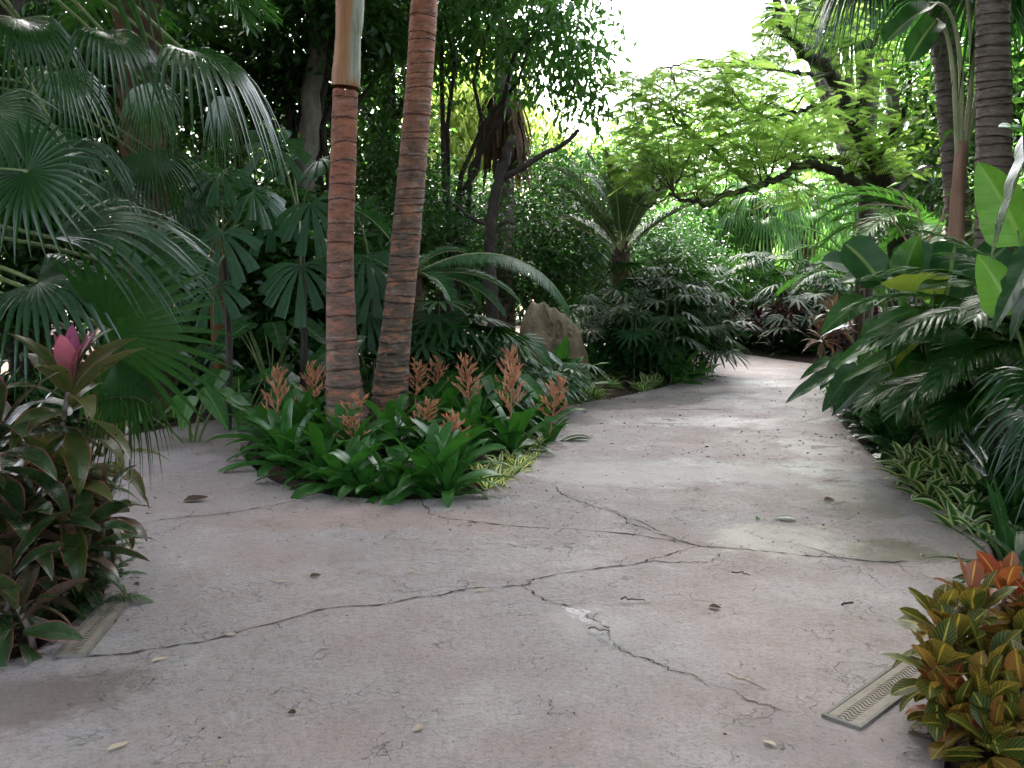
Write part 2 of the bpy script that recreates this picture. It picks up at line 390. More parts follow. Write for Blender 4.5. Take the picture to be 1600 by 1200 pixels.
def frond(L, n, el, droop, ll, lw, ang=60, vee=.25, ldroop=.25, bf=.2, az=0.0, rr=.012, base=(0, 0, 0), seg=14, pw=1.4, lseg=5, fold=.3, jit=.06, tipf=.25, mats=None, sway=0.0, roll=0.0, shape='blade'):
    """pinnate palm leaf; material 0 leaflets, 1 rachis"""
    mb = MB()
    P, S, N, T = curves(base, [az], R(el), L, R(droop), seg, pw, sway=[sway], roll=[roll])
    P, S, N, T = P[0], S[0], N[0], T[0]
    tube(mb, P, np.linspace(rr, rr * .25, seg), 5, mat=1)
    s = np.linspace(bf, .995, n)
    f = s * (seg - 1)
    ip = lambda A: np.stack([np.interp(f, np.arange(seg), A[:, k]) for k in range(3)], -1)
    Pp, Sp, Np, Tp = ip(P), norm(ip(S)), norm(ip(N)), norm(ip(T))
    q = (s - bf) / (1 - bf)
    lp = np.minimum(1, .45 + q * 2.2) * np.where(q > .45, 1 - (1 - tipf) * ((q - .45) / .55) ** 1.6, 1)
    a = R(ang) * (1 - .45 * q)
    for sg in (-1, 1):
        j = rng.normal(0, jit, (n, 3))
        D = Tp * np.cos(a)[:, None] + sg * Sp * np.sin(a)[:, None] + Np * vee + j
        U = Np - sg * Sp * vee
        l = ll * lp * (1 + rng.uniform(-.08, .08, n))
        P3, S3, N3, _ = leaf3(Pp, D, U, l, lseg, ldroop * (1 + rng.uniform(-.3, .3, n)))
        strips(mb, P3, S3, N3, prof(shape, lseg)[None] * np.full((n, 1), lw), rng.uniform(0, 1, n), fold=fold, cols=3)
    return mb

def fan_leaf(mb, H, A, N, r, nseg=34, spread=125, fuse=.5, droop=.35, fold=.35, costa=.25, seg=9, mat=0, ragged=.12, cone=.12, lenk=.22, rnd=None, wmul=1.0):
    """palmate leaf: hastula H, main axis A, upper side N"""
    H = np.asarray(H, float); A = norm(np.asarray(A, float)); N = np.asarray(N, float)
    N = norm(N - A * np.dot(N, A)); B = np.cross(N, A)
    th = np.linspace(-R(spread), R(spread), nseg)
    dth = 2 * R(spread) / nseg
    D = A * np.cos(th)[:, None] + B * np.sin(th)[:, None] + N * cone
    D = norm(D)
    l = r * (1 - lenk * (np.abs(th) / pi) ** 1.2) * (1 + rng.uniform(-ragged, ragged, nseg) * .5)
    t = np.linspace(0.02, 1, seg)
    P = H + D[:, None] * (l[:, None] * t[None])[..., None]
    P = P - N * (costa * r * t[None, :, None] ** 2 * np.cos(th)[:, None, None].clip(0, 1))
    dr = droop * (1 + rng.uniform(-.25, .45, nseg))
    over = np.clip((t - fuse * .75) / (1 - fuse * .75), 0, 1) ** 1.8
    P[..., 2] -= dr[:, None] * l[:, None] * over[None]
    pull = 1 - .45 * np.minimum(1, dr)[:, None] * over[None]
    hx = P[..., :2] - (H[:2])
    P[..., :2] = H[:2] + hx * (pull[..., None] * .35 + .65)
    T = norm(np.gradient(P, axis=1))
    S = norm(np.cross(T, np.broadcast_to(N, T.shape))); Nn = np.cross(S, T)
    w = np.where(t <= fuse, t, fuse * (1 - ((t - fuse) / (1 - fuse)) ** 1.1 * .93)) * dth * .53 * wmul
    strips(mb, P, S, Nn, w[None] * l[:, None], np.full(nseg, rng.uniform() if rnd is None else rnd) + rng.normal(0, .08, nseg), fold=fold, cols=3, mat=mat)

def wedge_leaf(mb, H, A, N, r, nseg=10, spread=150, droop=.25, mat=0):
    H = np.asarray(H, float); A = norm(np.asarray(A, float)); N = np.asarray(N, float)
    N = norm(N - A * np.dot(N, A)); B = np.cross(N, A)
    th = np.linspace(-R(spread), R(spread), nseg) + rng.normal(0, .05, nseg)
    D = norm(A * np.cos(th)[:, None] + B * np.sin(th)[:, None] + N * .15)
    l = r * (1 - .2 * np.abs(th) / pi) * (1 + rng.uniform(-.12, .12, nseg))
    seg = 8; t = np.linspace(.02, 1, seg)
    P = H + D[:, None] * (l[:, None] * t[None])[..., None]
    P[..., 2] -= (droop * l * (1 + rng.uniform(-.3, .3, nseg)))[:, None] * t[None] ** 2
    T = norm(np.gradient(P, axis=1)); S = norm(np.cross(T, np.broadcast_to(N, T.shape))); Nn = np.cross(S, T)
    dth = 2 * R(spread) / nseg
    w = t * dth * .37 * np.where(t > .93, .9, 1)
    # pleats: several columns
    strips(mb, P, S, Nn, w[None] * l[:, None], rng.uniform(0, 1, nseg), fold=.12, cols=11, cup=-.15, mat=mat, pleat=.10)

def blade_leaf(mb, H, A, N, L, W, kind='heart', curl=.25, fold=.2, wave=.06, wk=3, cols=7, seg=13, mat=0, rnd=None, cup=0.0, lobes=0, gap=.0):
    """one big leaf; blade starts at H, axis A, upper side N"""
    P, S, Nn, T = leaf3(np.array([H]), np.array([A]), np.array([N]), L, seg, curl, 1.8)
    if kind == 'heart':   # basal lobes reach behind the stalk
        back = norm(np.asarray(A, float)) * L * .16
        P = P - back[None, None] * (1 - np.linspace(0, 1, seg))[None, :, None]
    w = prof(kind, seg)
    if lobes:
        w = w * (1 - gap * (.5 + .5 * np.cos(np.linspace(0, 1, seg) * lobes * 2 * pi)))
    strips(mb, P, S, Nn, w[None] * W, [rng.uniform() if rnd is None else rnd], fold=fold, cols=cols, wave=wave, wk=wk, cup=cup, mat=mat)

def stalk(mb, a, b, r0, r1, bow=.15, n=9, mat=0, sides=6):
    a, b = np.asarray(a, float), np.asarray(b, float)
    t = np.linspace(0, 1, n)[:, None]
    p = a + (b - a) * t
    p[:, 2] += np.sin(pi * t[:, 0]) * bow * np.linalg.norm(b - a)
    tube(mb, p, np.linspace(r0, r1, n), sides, mat=mat)

def leafspray(mb, C, spread, per, L, W, droop=.5, mat=0, flat=1.0, outward=None, rnd=None, W0=.0):
    """clusters of small leaves round the points C (K,3)"""
    K = len(C); n = K * per
    sp = np.broadcast_to(spread, K)
    c = np.repeat(C, per, 0) + rng.normal(0, 1, (n, 3)) * np.repeat(sp, per)[:, None] * np.array([1, 1, flat])
    D = rng.normal(0, 1, (n, 3)); D[:, 2] = D[:, 2] * .5 - droop
    if outward is not None: D += np.repeat(outward, per, 0)
    D = norm(D)
    U = norm(np.array([0, 0, 1.0]) + rng.normal(0, .55, (n, 3)))
    l = L * rng.uniform(.6, 1.25, n); w = W * rng.uniform(.7, 1.2, n)
    S = norm(np.cross(D, U)); N = np.cross(S, D)
    mid = c + D * (l * .45)[:, None]; tip = c + D * l[:, None] - np.array([0, 0, .12]) * l[:, None]
    a = mid + S * w[:, None] + N * (w * .25)[:, None]; b = mid - S * w[:, None] + N * (w * .25)[:, None]
    V = np.stack([c, a, tip, b], 1)
    r = np.repeat(rng.uniform(0, 1, K), per) * .6 + rng.uniform(0, .4, n) if rnd is None else np.full(n, rnd)
    A = np.zeros((n, 4, 3)); A[:, :, 0] = [.5, 1, .5, 0]; A[:, :, 1] = [0, .45, 1, .45]; A[..., 2] = r[:, None]
    i = np.arange(n)[:, None] * 4
    T = np.concatenate([i + np.array([[0, 1, 2]]), i + np.array([[0, 2, 3]])])
    mb.add(V, A, T=T, mat=mat)

def blob_points(blobs, k):
    """k cluster centres over ellipsoid blobs [(c, r)], mostly towards the outside; returns points, outward"""
    vol = np.array([np.prod(b[1]) ** .75 for b in blobs]); vol /= vol.sum()
    ks = rng.multinomial(k, vol); out, od = [], []
    for (c, r), n in zip(blobs, ks):
        d = norm(rng.normal(0, 1, (n, 3))); rad = rng.uniform(.12, 1, n) ** .45
        out.append(np.asarray(c) + d * rad[:, None] * np.asarray(r)); od.append(d)
    return np.concatenate(out), np.concatenate(od)

def limbs(mb, base, tips, r0, fork=.35, mat=0, wob=.06, sides=6):
    """trunk base->crown with limbs that bend out to the tips"""
    base = np.asarray(base, float)
    for k, tp in enumerate(tips):
        tp = np.asarray(tp, float); L = np.linalg.norm(tp - base)
        n = 9; t = np.linspace(0, 1, n)[:, None]
        ctr = base + np.array([0, 0, 1.0]) * (tp[2] - base[2]) * .6
        p = base * (1 - t) ** 2 + 2 * ctr * t * (1 - t) + tp * t * t
        p[1:-1] += rng.normal(0, wob, (n - 2, 3)) * L * .25
        rr = r0 * (1 - .85 * t[:, 0]) * (1 if k == 0 else .7)
        tube(mb, p, rr, sides, mat=mat)

def ringed_trunk(mb, pts, rads, ring, sides=28, mat=0, lip=.05, h0=0.0, h1=1.0, rough=.012, jit=.35):
    """palm trunk with stepped leaf-scar rings along pts; rads along pts"""
    pts = smooth_line(pts, 24); seg = np.linalg.norm(np.diff(pts, axis=0), axis=1); s = np.concatenate([[0], np.cumsum(seg)])
    Ltot = s[-1]; rs = np.interp(np.linspace(0, 1, len(pts)), np.linspace(0, 1, len(rads)), rads)
    edges = [0.0]
    while edges[-1] < Ltot:
        edges.append(edges[-1] + ring * rng.uniform(1 - jit, 1 + jit) * (1.0 if edges[-1] > Ltot * .25 else .75))
    lev = []
    for a, b in zip(edges[:-1], edges[1:]):
        for f in (0.0, .10, .45, .88, .97): lev.append((a + (b - a) * f, f))
    lev = [(z, f) for z, f in lev if z <= Ltot]
    ang = np.linspace(0, 2 * pi, sides, endpoint=False); V = []; A = []
    tilt = 0; X = np.array([1.0, 0, 0]); ph = 0
    for z, f in lev:
        if f == 0.0: tilt = rng.uniform(.2, 1.0) * ring * .22; ph = rng.uniform(0, 6.28); l2 = lip * rng.uniform(.4, 1.3)
        c = np.array([np.interp(z, s, pts[:, k]) for k in range(3)]); r = np.interp(z, s, rs)
        prof_r = r * {0.0: 1 + l2, .10: 1 + l2 * .25, .45: 1.0, .88: 1 - l2 * .25, .97: 1 - l2 * 1.1}[f]
        rr = prof_r * (1 + rng.normal(0, rough, sides) + .012 * np.sin(ang * 3 + z * 2))
        zz = tilt * np.sin(ang + ph) + rng.normal(0, .003, sides)
        V.append(c + np.stack([np.cos(ang) * rr, np.sin(ang) * rr, zz], -1))
        A.append(np.stack([ang / 6.283, np.full(sides, f), np.full(sides, h0 + (h1 - h0) * z / Ltot)], -1))
    n = len(lev)
    i = np.arange(n - 1)[:, None] * sides + np.arange(sides); j = np.arange(n - 1)[:, None] * sides + (np.arange(sides) + 1) % sides
    mb.add(np.concatenate(V), np.concatenate(A), Q=np.stack([i, j, j + sides, i + sides], -1), mat=mat)

def boots(mb, z0, z1, r, n=60, mat=0, L=.3, c=(0, 0)):
    """fibrous old leaf bases on a palm trunk"""
    k = np.arange(n); z = np.linspace(z0, z1, n); az = k * 2.4 + rng.normal(0, .15, n)
    base = np.stack([c[0] + np.cos(az) * r * .85, c[1] + np.sin(az) * r * .85, z], -1)
    P, S, N, T = curves(base, az, R(72), L * rng.uniform(.7, 1.2, n), R(rng.uniform(-10, 50)), 5)
    strips(mb, P, S, N, np.linspace(1, .35, 5)[None] * np.full((n, 1), r * .42), rng.uniform(0, 1, n), fold=-.25, mat=mat)
# ------------------------------------------------------------------ the setting: soil, path
Zp = .05
def path_z(x, y):
    return Zp + .006 * np.sin(x * 1.1 + .4) * np.cos(y * .8) + .004 * np.sin(x * 2.3 + y * 1.7) - .006 * np.cos(x * .6 - y * .5)
G = lambda px, py: tuple(gnd(px, py, Zp)[:2])
PATH = [(-5.5, -3), (-5.5, 2.6), (-4.2, 3.45), G(-180, 1050), G(0, 1040), G(75, 1012), G(150, 945), G(188, 885), G(192, 830), G(150, 778), G(40, 748), G(-300, 738),
        G(-300, 692), G(60, 688), G(180, 682), G(265, 668), G(335, 655), G(400, 645), G(470, 641), G(500, 646), G(440, 658), G(395, 672), G(374, 704), G(415, 746), G(480, 768), G(570, 780), G(680, 780),
        G(765, 764), G(815, 738), G(852, 704), G(866, 674), G(866, 650), G(890, 634), G(955, 621), G(1030, 606), G(1085, 590), G(1113, 573), G(1110, 559), G(1070, 551), G(960, 546), G(700, 542),
        G(700, 534), G(950, 537), G(1090, 546), G(1130, 549), G(1210, 560), G(1285, 571), G(1308, 580), G(1297, 600), G(1294, 630), G(1312, 660), G(1345, 697), G(1400, 746), G(1455, 784), G(1510, 818), G(1538, 852),
        G(1545, 900), G(1560, 960), G(1545, 1040), G(1475, 1115), G(1455, 1160), G(1490, 1240), (1.35, 1.6), (1.7, -3)]
OUT = smooth_line(PATH, 5, closed=True)
# keep the outer corners behind the camera straight enough
def poly_dist(pts, poly):
    a = poly; b = np.roll(poly, -1, 0); d = b - a; L2 = (d ** 2).sum(1) + 1e-12
    out = np.full(len(pts), 1e9); ins = np.zeros(len(pts), bool)
    for i in range(len(a)):
        t = np.clip(((pts - a[i]) @ d[i]) / L2[i], 0, 1)
        out = np.minimum(out, np.linalg.norm(pts - (a[i] + t[:, None] * d[i]), axis=1))
        c = (a[i, 1] > pts[:, 1]) != (b[i, 1] > pts[:, 1])
        xs = a[i, 0] + (pts[:, 1] - a[i, 1]) * d[i, 0] / (d[i, 1] if abs(d[i, 1]) > 1e-9 else 1e-9)
        ins ^= c & (pts[:, 0] < xs)
    return out, ins
gx, gy = np.meshgrid(np.arange(-6, 6, .14), np.arange(-3, 26, .14))
gp = np.stack([gx.ravel(), gy.ravel()], 1) + rng.uniform(-.02, .02, (gx.size, 2))
dd, ii = poly_dist(gp, OUT); gp = gp[ii & (dd > .07)]
allp = [Vector(p) for p in OUT] + [Vector(p) for p in gp]
nO = len(OUT)
vo, eo, fo, *_ = mgeo.delaunay_2d_cdt(allp, [(i, (i + 1) % nO) for i in range(nO)], [], 1, 1e-5)
vo = np.array([(v.x, v.y) for v in vo])
tri = np.array([f if len(f) == 3 else f[:3] for f in fo])
pm = MB()
vz = path_z(vo[:, 0], vo[:, 1])
pm.add(np.column_stack([vo, vz]), np.zeros((len(vo), 3)), T=tri)
# rounded lip down to the soil
cen = OUT; tn = norm(np.roll(cen, -1, 0) - np.roll(cen, 1, 0)); area = .5 * np.sum(cen[:, 0] * np.roll(cen[:, 1], -1) - np.roll(cen[:, 0], -1) * cen[:, 1])
nv = np.stack([tn[:, 1], -tn[:, 0]], 1) * (1 if area > 0 else -1)
z0 = path_z(cen[:, 0], cen[:, 1])
rings = [np.column_stack([cen, z0]), np.column_stack([cen + nv * .02, z0 - .006]), np.column_stack([cen + nv * .04, z0 - .025]), np.column_stack([cen + nv * .045, z0 - .1])]
i = np.arange(3)[:, None] * nO + np.arange(nO); j = np.arange(3)[:, None] * nO + (np.arange(nO) + 1) % nO
pm.add(np.concatenate(rings), np.zeros((4 * nO, 3)), Q=np.stack([i, j, j + nO, i + nO], -1)[..., ::(1 if area < 0 else -1)])

# cracks: thin dark strips lying 2 mm proud of the concrete
def crack(pts, w, rough=1.0, mat=1, side=True):
    p = np.array([gnd(x, y, Zp)[:2] for x, y in pts]); p = smooth_line(p, 10)
    d = norm(np.gradient(p, axis=0)); nrm = np.stack([-d[:, 1], d[:, 0]], 1); n = len(p)
    k = np.convolve(rng.normal(0, 1, n + 4), np.ones(5) / 5, 'valid')
    p = p + nrm * (k * .022 * rough + rng.normal(0, .004 * rough, n))[:, None]
    ww = w * np.clip(rng.lognormal(0, .65, n), .3, 2.8) * np.clip(np.sin(np.linspace(0.06, pi - .06, n)) * 4, .3, 1)
    a, b = p + nrm * ww[:, None] / 2, p - nrm * ww[:, None] / 2
    V = np.concatenate([np.column_stack([a, path_z(a[:, 0], a[:, 1]) + .003]), np.column_stack([b, path_z(b[:, 0], b[:, 1]) + .003])])
    q = np.arange(n - 1); pm.add(V, np.zeros((2 * n, 3)), Q=np.stack([q, q + n, q + n + 1, q + 1], -1), mat=mat)
def side_cracks(pts, w):
    q = smooth_line(np.array(pts, float), 6)
    for _ in range(max(1, len(q) // 6)):
        x, y = q[rng.integers(len(q))]; L = rng.uniform(10, 38); a = rng.choice([-1, 1]) * rng.uniform(.3, 1.1) + rng.choice([0, pi])
        crack([(x, y), (x + L * .5 * cos(a), y + L * .25 * sin(a) + rng.normal(0, 2)), (x + L * cos(a), y + L * .5 * sin(a))], w * .4, .6)
_crack = crack
def crack(pts, w, rough=1.0, mat=1):
    _crack(pts, w, rough, mat)
    if w > .0055: side_cracks(pts, w)
crack([(90, 1033), (200, 1028), (350, 998), (500, 957), (640, 940), (720, 925), (812, 917), (835, 906), (920, 890), (1000, 880), (1040, 868), (1092, 853)], .0075)
crack([(652, 782), (672, 803), (700, 812), (800, 823), (950, 832), (1060, 845), (1092, 853), (1170, 858), (1260, 868), (1360, 876), (1470, 880)], .0075)
crack([(815, 918), (860, 940), (910, 958), (950, 985), (962, 1010), (1010, 1030), (1050, 1044), (1090, 1060)], .007)
crack([(1085, 1058), (1140, 1080), (1200, 1103), (1240, 1112)], .0035)
crack([(868, 762), (880, 775), (920, 790), (965, 805), (990, 820), (1030, 835), (1085, 851)], .006)
crack([(200, 822), (260, 812), (330, 805), (420, 793), (470, 780), (500, 766)], .007)
crack([(1005, 878), (1060, 877), (1105, 878), (1128, 864)], .006)
crack([(880, 785), (960, 800), (1040, 832)], .004)
crack([(1180, 838), (1260, 855), (1330, 880)], .005)
crack([(835, 1090), (870, 1100), (900, 1115)], .004, 2)
crack([(200, 840), (260, 830), (300, 815)], .005, 2)
def near_cracks(n, bx, by, w):
    for _ in range(n):
        x, y = rng.uniform(*bx), rng.uniform(*by); L = rng.uniform(14, 48); a = rng.normal(.15, .35)
        crack([(x, y), (x + L * .5 * cos(a), y + L * .5 * sin(a) * .5 + rng.normal(0, 4)), (x + L * cos(a), y + L * sin(a) * .5 + rng.normal(0, 4))], w, 1.6)
near_cracks(10, (860, 1300), (960, 1180), .0012)
near_cracks(8, (480, 900), (785, 840), .0018)
near_cracks(10, (900, 1480), (660, 900), .0018)

def path_mat():
    s = NT('pink_grey_concrete'); ob = s.obj()
    big = s.noise(ob, .75, 4.0, .6); mid = s.noise(ob, 2.6, 5.0, .65); fine = s.noise(ob, 42.0, 4.0, .75)
    grit = s.noise(ob, 170.0, 2.0, .6)
    col = s.mix(s.ramp(big, .36, .64), (.268, .208, .202), (.252, .220, .224))
    col = s.mix(s.math('MULTIPLY', s.ramp(mid, .46, .66), .6), col, (.24, .178, .165))
    col = s.mix(s.math('MULTIPLY', s.ramp(mid, .28, .44, 1.0, 0.0), .35), col, (.38, .345, .345))
    col = s.mix(s.math('MULTIPLY', s.ramp(fine, .48, .64), .7), col, (.165, .142, .137))
    col = s.mix(s.math('MULTIPLY', s.ramp(fine, .28, .42, 1.0, 0.0), .35), col, (.44, .42, .42))
    pit = s.noise(s.vmath('ADD', ob, (3, 1, 0)), 15.0, 5.0, .72)
    col = s.mix(s.math('MULTIPLY', s.ramp(pit, .56, .70), .5), col, (.13, .105, .10))
    col = s.mix(s.math('MULTIPLY', s.ramp(pit, .28, .40, 1.0, 0.0), .3), col, (.40, .36, .355))
    col = s.mix(s.math('MULTIPLY', s.ramp(grit, .56, .66), .45), col, (.07, .056, .052))
    agg = s.n('TexVoronoi'); s.put(agg.inputs['Vector'], ob); agg.inputs['Scale'].default_value = 55.0
    col = s.mix(s.math('MULTIPLY', s.math('MULTIPLY', s.ramp(agg.outputs['Distance'], .12, .26, 1.0, 0.0), s.ramp(fine, .45, .6)), .7), col, (.075, .06, .055))
    # fine crazing
    wob = s.n('TexNoise'); s.put(wob.inputs['Vector'], ob); wob.inputs['Scale'].default_value = 6.0; wob.inputs['Detail'].default_value = 4
    wv = s.vmath('ADD', ob, s.scale(wob.outputs[1], (.32, .32, 0)))
    vo_ = s.n('TexVoronoi', feature='DISTANCE_TO_EDGE'); s.put(vo_.inputs['Vector'], s.scale(wv, (1, 1.5, 1))); vo_.inputs['Scale'].default_value = 3.4
    vo2 = s.n('TexVoronoi', feature='DISTANCE_TO_EDGE'); s.put(vo2.inputs['Vector'], wv); vo2.inputs['Scale'].default_value = 11.0
    gate = s.ramp(s.noise(ob, 1.5, 4.0, .7), .53, .63); gate2 = s.ramp(s.noise(s.vmath('ADD', ob, (7, 3, 0)), 2.6, 4.0, .7), .54, .62)
    cr = s.math('MAXIMUM', s.math('MULTIPLY', s.ramp(vo_.outputs['Distance'], .0, .016, 1.0, 0.0), gate), s.math('MULTIPLY', s.ramp(vo2.outputs['Distance'], 0, .03, 1.0, 0.0), gate2))
    col = s.mix(s.math('MULTIPLY', cr, .55), col, (.045, .038, .036))
    # stains, each at its place; the two palest spots paint sunlight on mid path
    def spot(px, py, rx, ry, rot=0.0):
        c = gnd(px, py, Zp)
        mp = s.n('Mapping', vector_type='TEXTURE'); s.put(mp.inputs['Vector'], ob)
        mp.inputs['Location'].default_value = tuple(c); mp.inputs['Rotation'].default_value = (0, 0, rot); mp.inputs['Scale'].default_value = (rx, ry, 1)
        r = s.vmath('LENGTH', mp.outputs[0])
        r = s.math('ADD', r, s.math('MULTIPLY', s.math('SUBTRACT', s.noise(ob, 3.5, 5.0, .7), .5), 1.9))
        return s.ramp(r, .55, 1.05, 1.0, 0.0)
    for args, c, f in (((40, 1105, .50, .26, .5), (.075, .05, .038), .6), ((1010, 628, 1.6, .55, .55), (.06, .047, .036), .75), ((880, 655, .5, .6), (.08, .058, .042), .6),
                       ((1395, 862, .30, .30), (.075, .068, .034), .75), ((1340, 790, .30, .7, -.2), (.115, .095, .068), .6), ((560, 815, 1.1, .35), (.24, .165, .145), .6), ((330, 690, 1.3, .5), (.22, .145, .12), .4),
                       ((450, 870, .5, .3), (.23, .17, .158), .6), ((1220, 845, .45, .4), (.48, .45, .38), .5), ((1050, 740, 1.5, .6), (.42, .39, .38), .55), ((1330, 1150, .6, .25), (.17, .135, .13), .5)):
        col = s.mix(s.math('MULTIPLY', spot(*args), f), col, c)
    wet = None
    for args in ((920, 975, .22, .28, .5), (1290, 735, .35, .55), (1270, 700, .3, .5), (985, 945, .10, .07), (1330, 770, .3, .4), (1080, 660, .9, .4), (1130, 600, 1.2, .7), (740, 870, .9, .4)):
        w = spot(*args); wet = w if wet is None else s.math('MAXIMUM', wet, w)
    rough = s.math('SUBTRACT', s.ramp(mid, .2, .8, .50, .78), s.math('MULTIPLY', wet, .27))
    h = s.math('ADD', s.math('ADD', s.math('MULTIPLY', mid, 1.0), s.math('ADD', s.math('MULTIPLY', pit, .9), s.math('MULTIPLY', fine, .35))), s.math('MULTIPLY', cr, -.9))
    return s.done(s.pbr(col, rough, .5, s.bump(h, .65, .022)))
def crack_mat():
    s = NT('crack_dark'); ob = s.obj()
    return s.done(s.pbr(s.mix(s.noise(ob, 30, 3.0), (.03, .024, .022), (.085, .068, .06)), .9, .1))
def soil_mat():
    s = NT('brown_mulch'); ob = s.obj()
    a = s.noise(ob, 22.0, 5.0, .7); b = s.noise(ob, 2.2, 3.0)
    col = s.mix(s.ramp(a, .35, .68), (.022, .014, .011), (.10, .058, .042))
    col = s.mix(s.math('MULTIPLY', s.ramp(b, .45, .7), .5), col, (.035, .025, .018))
    return s.done(s.pbr(col, .9, .2, s.bump(a, .9, .04)))
def water_mat():
    s = NT('thin_water'); ob = s.obj()
    p = s.pbr((.20, .18, .18), .16, .5, None)
    t = s.n('BsdfTransparent'); ms = s.n('MixShader'); ms.inputs[0].default_value = .30
    s.put(ms.inputs[1], t.outputs[0]); s.put(ms.inputs[2], p); return s.done(ms.outputs[0])
M['path'], M['crack'], M['soil'], M['water'] = path_mat(), crack_mat(), soil_mat(), water_mat()
solo('path', pm, [M['path'], M['crack']], kind='structure')

# puddles: thin irregular films of water
pw = MB()
def puddle(px, py, rx, ry, rot, n=90):
    c = gnd(px, py, Zp)[:2]; t = np.linspace(0, 2 * pi, n, endpoint=False)
    r = .8 + sum(a_ * np.sin(t * k_ + rng.uniform(0, 6)) for k_, a_ in ((2, .22), (3, .16), (5, .13), (8, .08), (13, .05), (21, .02)))
    x, y = rx * r * np.cos(t), ry * r * np.sin(t)
    p = np.column_stack([c[0] + x * cos(rot) - y * sin(rot), c[1] + x * sin(rot) + y * cos(rot)])
    p = np.concatenate([p, [c]]); V = np.column_stack([p, np.full(len(p), path_z(p[:, 0], p[:, 1]).max() + .003)])
    k = np.arange(n); pw.add(V, np.zeros((n + 1, 3)), T=np.stack([k, (k + 1) % n, np.full(n, n)], -1))
for a in ((900, 957, .11, .035, -.75), (922, 973, .10, .045, -.8), (945, 992, .10, .06, -.9), (960, 1010, .03, .05, 0), (985, 944, .10, .035, 0), (1310, 752, .12, .05, .2), (1300, 736, .09, .06, .4), (1282, 700, .12, .10, 0), (1325, 760, .07, .04, 0), (1302, 788, .08, .04, .3), (1095, 640, .3, .05, .1), (1040, 664, .25, .035, 0)):
    puddle(*a)
solo('water', pw, M['water'], kind='structure')

# soil: one sheet to the horizon, mounded inside the beds
ax = np.unique(np.concatenate([-np.geomspace(9, 260, 16)[::-1], np.arange(-9, 9, .22), np.geomspace(9, 260, 16)]))
ay = np.unique(np.concatenate([-np.geomspace(3, 200, 12)[::-1], np.arange(-3, 27, .22), np.geomspace(27, 320, 14)]))
X, Y = np.meshgrid(ax, ay); sp = np.stack([X.ravel(), Y.ravel()], 1)
sd, si = poly_dist(sp, OUT)
def soil_h(d, ins, p):
    z = np.where(ins, -.06, -.0 + .13 * np.clip((d - .05) / .9, 0, 1) ** .8 + .02 * np.sin(p[:, 0] * 5) * np.cos(p[:, 1] * 4.3))
    return np.where(ins | (d < .06), -.05, z)
sz = soil_h(sd, si, sp)
sm = MB(); nx, ny = len(ax), len(ay)
q = (np.arange(ny - 1)[:, None] * nx + np.arange(nx - 1)[None]).ravel()
sm.add(np.column_stack([sp, sz]), np.zeros((len(sp), 3)), Q=np.stack([q, q + 1, q + nx + 1, q + nx], -1))
solo('ground', sm, M['soil'], kind='structure')
def bed_z(x, y):
    p = np.array([[x, y]]); d, i_ = poly_dist(p, OUT); return float(soil_h(d, i_, p)[0])
def bed(px, py):
    p = gnd(px, py, .08); return np.array([p[0], p[1], bed_z(p[0], p[1]) - .01])
def bedY(px, Y):
    p = at(px, 600, Y); return np.array([p[0], p[1], bed_z(p[0], p[1]) - .01])

# litter
def flat_leaves(mb, P, L, W, curl=.15, kind='ovate', seg=5, rnd=None):
    n = len(P); az = rng.uniform(0, 6.28, n); D = np.stack([np.cos(az), np.sin(az), rng.normal(0, .12, n)], -1)
    U = np.array([0, 0, 1.0]) + rng.normal(0, .35, (n, 3))
    Pp, S, N, T = leaf3(P, D, U, L, seg, rng.uniform(-curl, curl, n))
    Pp[..., 2] = np.maximum(Pp[..., 2], P[:, None, 2] - .0005)
    strips(mb, Pp, S, N, prof(kind, seg)[None] * np.broadcast_to(W, n)[:, None], rng.uniform(0, 1, n) if rnd is None else np.full(n, rnd), fold=.25)
def on_path(n, bx, by):
    out = []
    while len(out) < n:
        p = gnd(rng.uniform(*bx), rng.uniform(*by), Zp)[:2]; d, i_ = poly_dist(p[None], OUT)
        if i_[0]: out.append((p[0], p[1], path_z(p[0], p[1]) + .005))
    return np.array(out)
lm = MB()
for n, bx, by, L in ((90, (100, 1500), (850, 1195), .018), (120, (420, 1500), (700, 870), .022), (90, (880, 1400), (590, 720), .032)):
    P = on_path(n, bx, by); flat_leaves(lm, P, L * rng.uniform(.5, 1.5, n), L * .22 * rng.uniform(.5, 1.2, n))
solo('leaf_litter', lm, M['litter'], kind='stuff', label='scattered bits of dead leaf on the path')
db = MB()
for n, bx, by, L in ((150, (250, 1500), (820, 1190), .011), (240, (420, 1500), (700, 850), .016), (200, (880, 1400), (590, 720), .028), (60, (200, 420), (660, 780), .02)):
    P = on_path(n, bx, by); flat_leaves(db, P, L * rng.uniform(.5, 1.5, n), L * .28 * rng.uniform(.5, 1.2, n))
solo('path_debris', db, M['litter_dark'], kind='stuff', label='dark specks and crumbs of mulch scattered over the path')
dl = MB()
cand = np.column_stack([rng.uniform(-6, 7, 9000), rng.uniform(2.2, 15, 9000)])
d, i_ = poly_dist(cand, OUT); k = (~i_) & (d > .04) & (d < 1.6); cand, d = cand[k][:2600], d[k][:2600]
zz = soil_h(d, np.zeros(len(d), bool), cand) + .012
c2 = np.column_stack([rng.uniform(-4, 5, 30000), rng.uniform(2.6, 17, 30000)]); d2, i2 = poly_dist(c2, OUT); k = i2 & (d2 < rng.exponential(.07, len(d2))); c2 = c2[k][:1500]
cand = np.concatenate([cand, c2]); zz = np.concatenate([zz, path_z(c2[:, 0], c2[:, 1]) + .006]); d = np.concatenate([d, d2[k][:1500]])
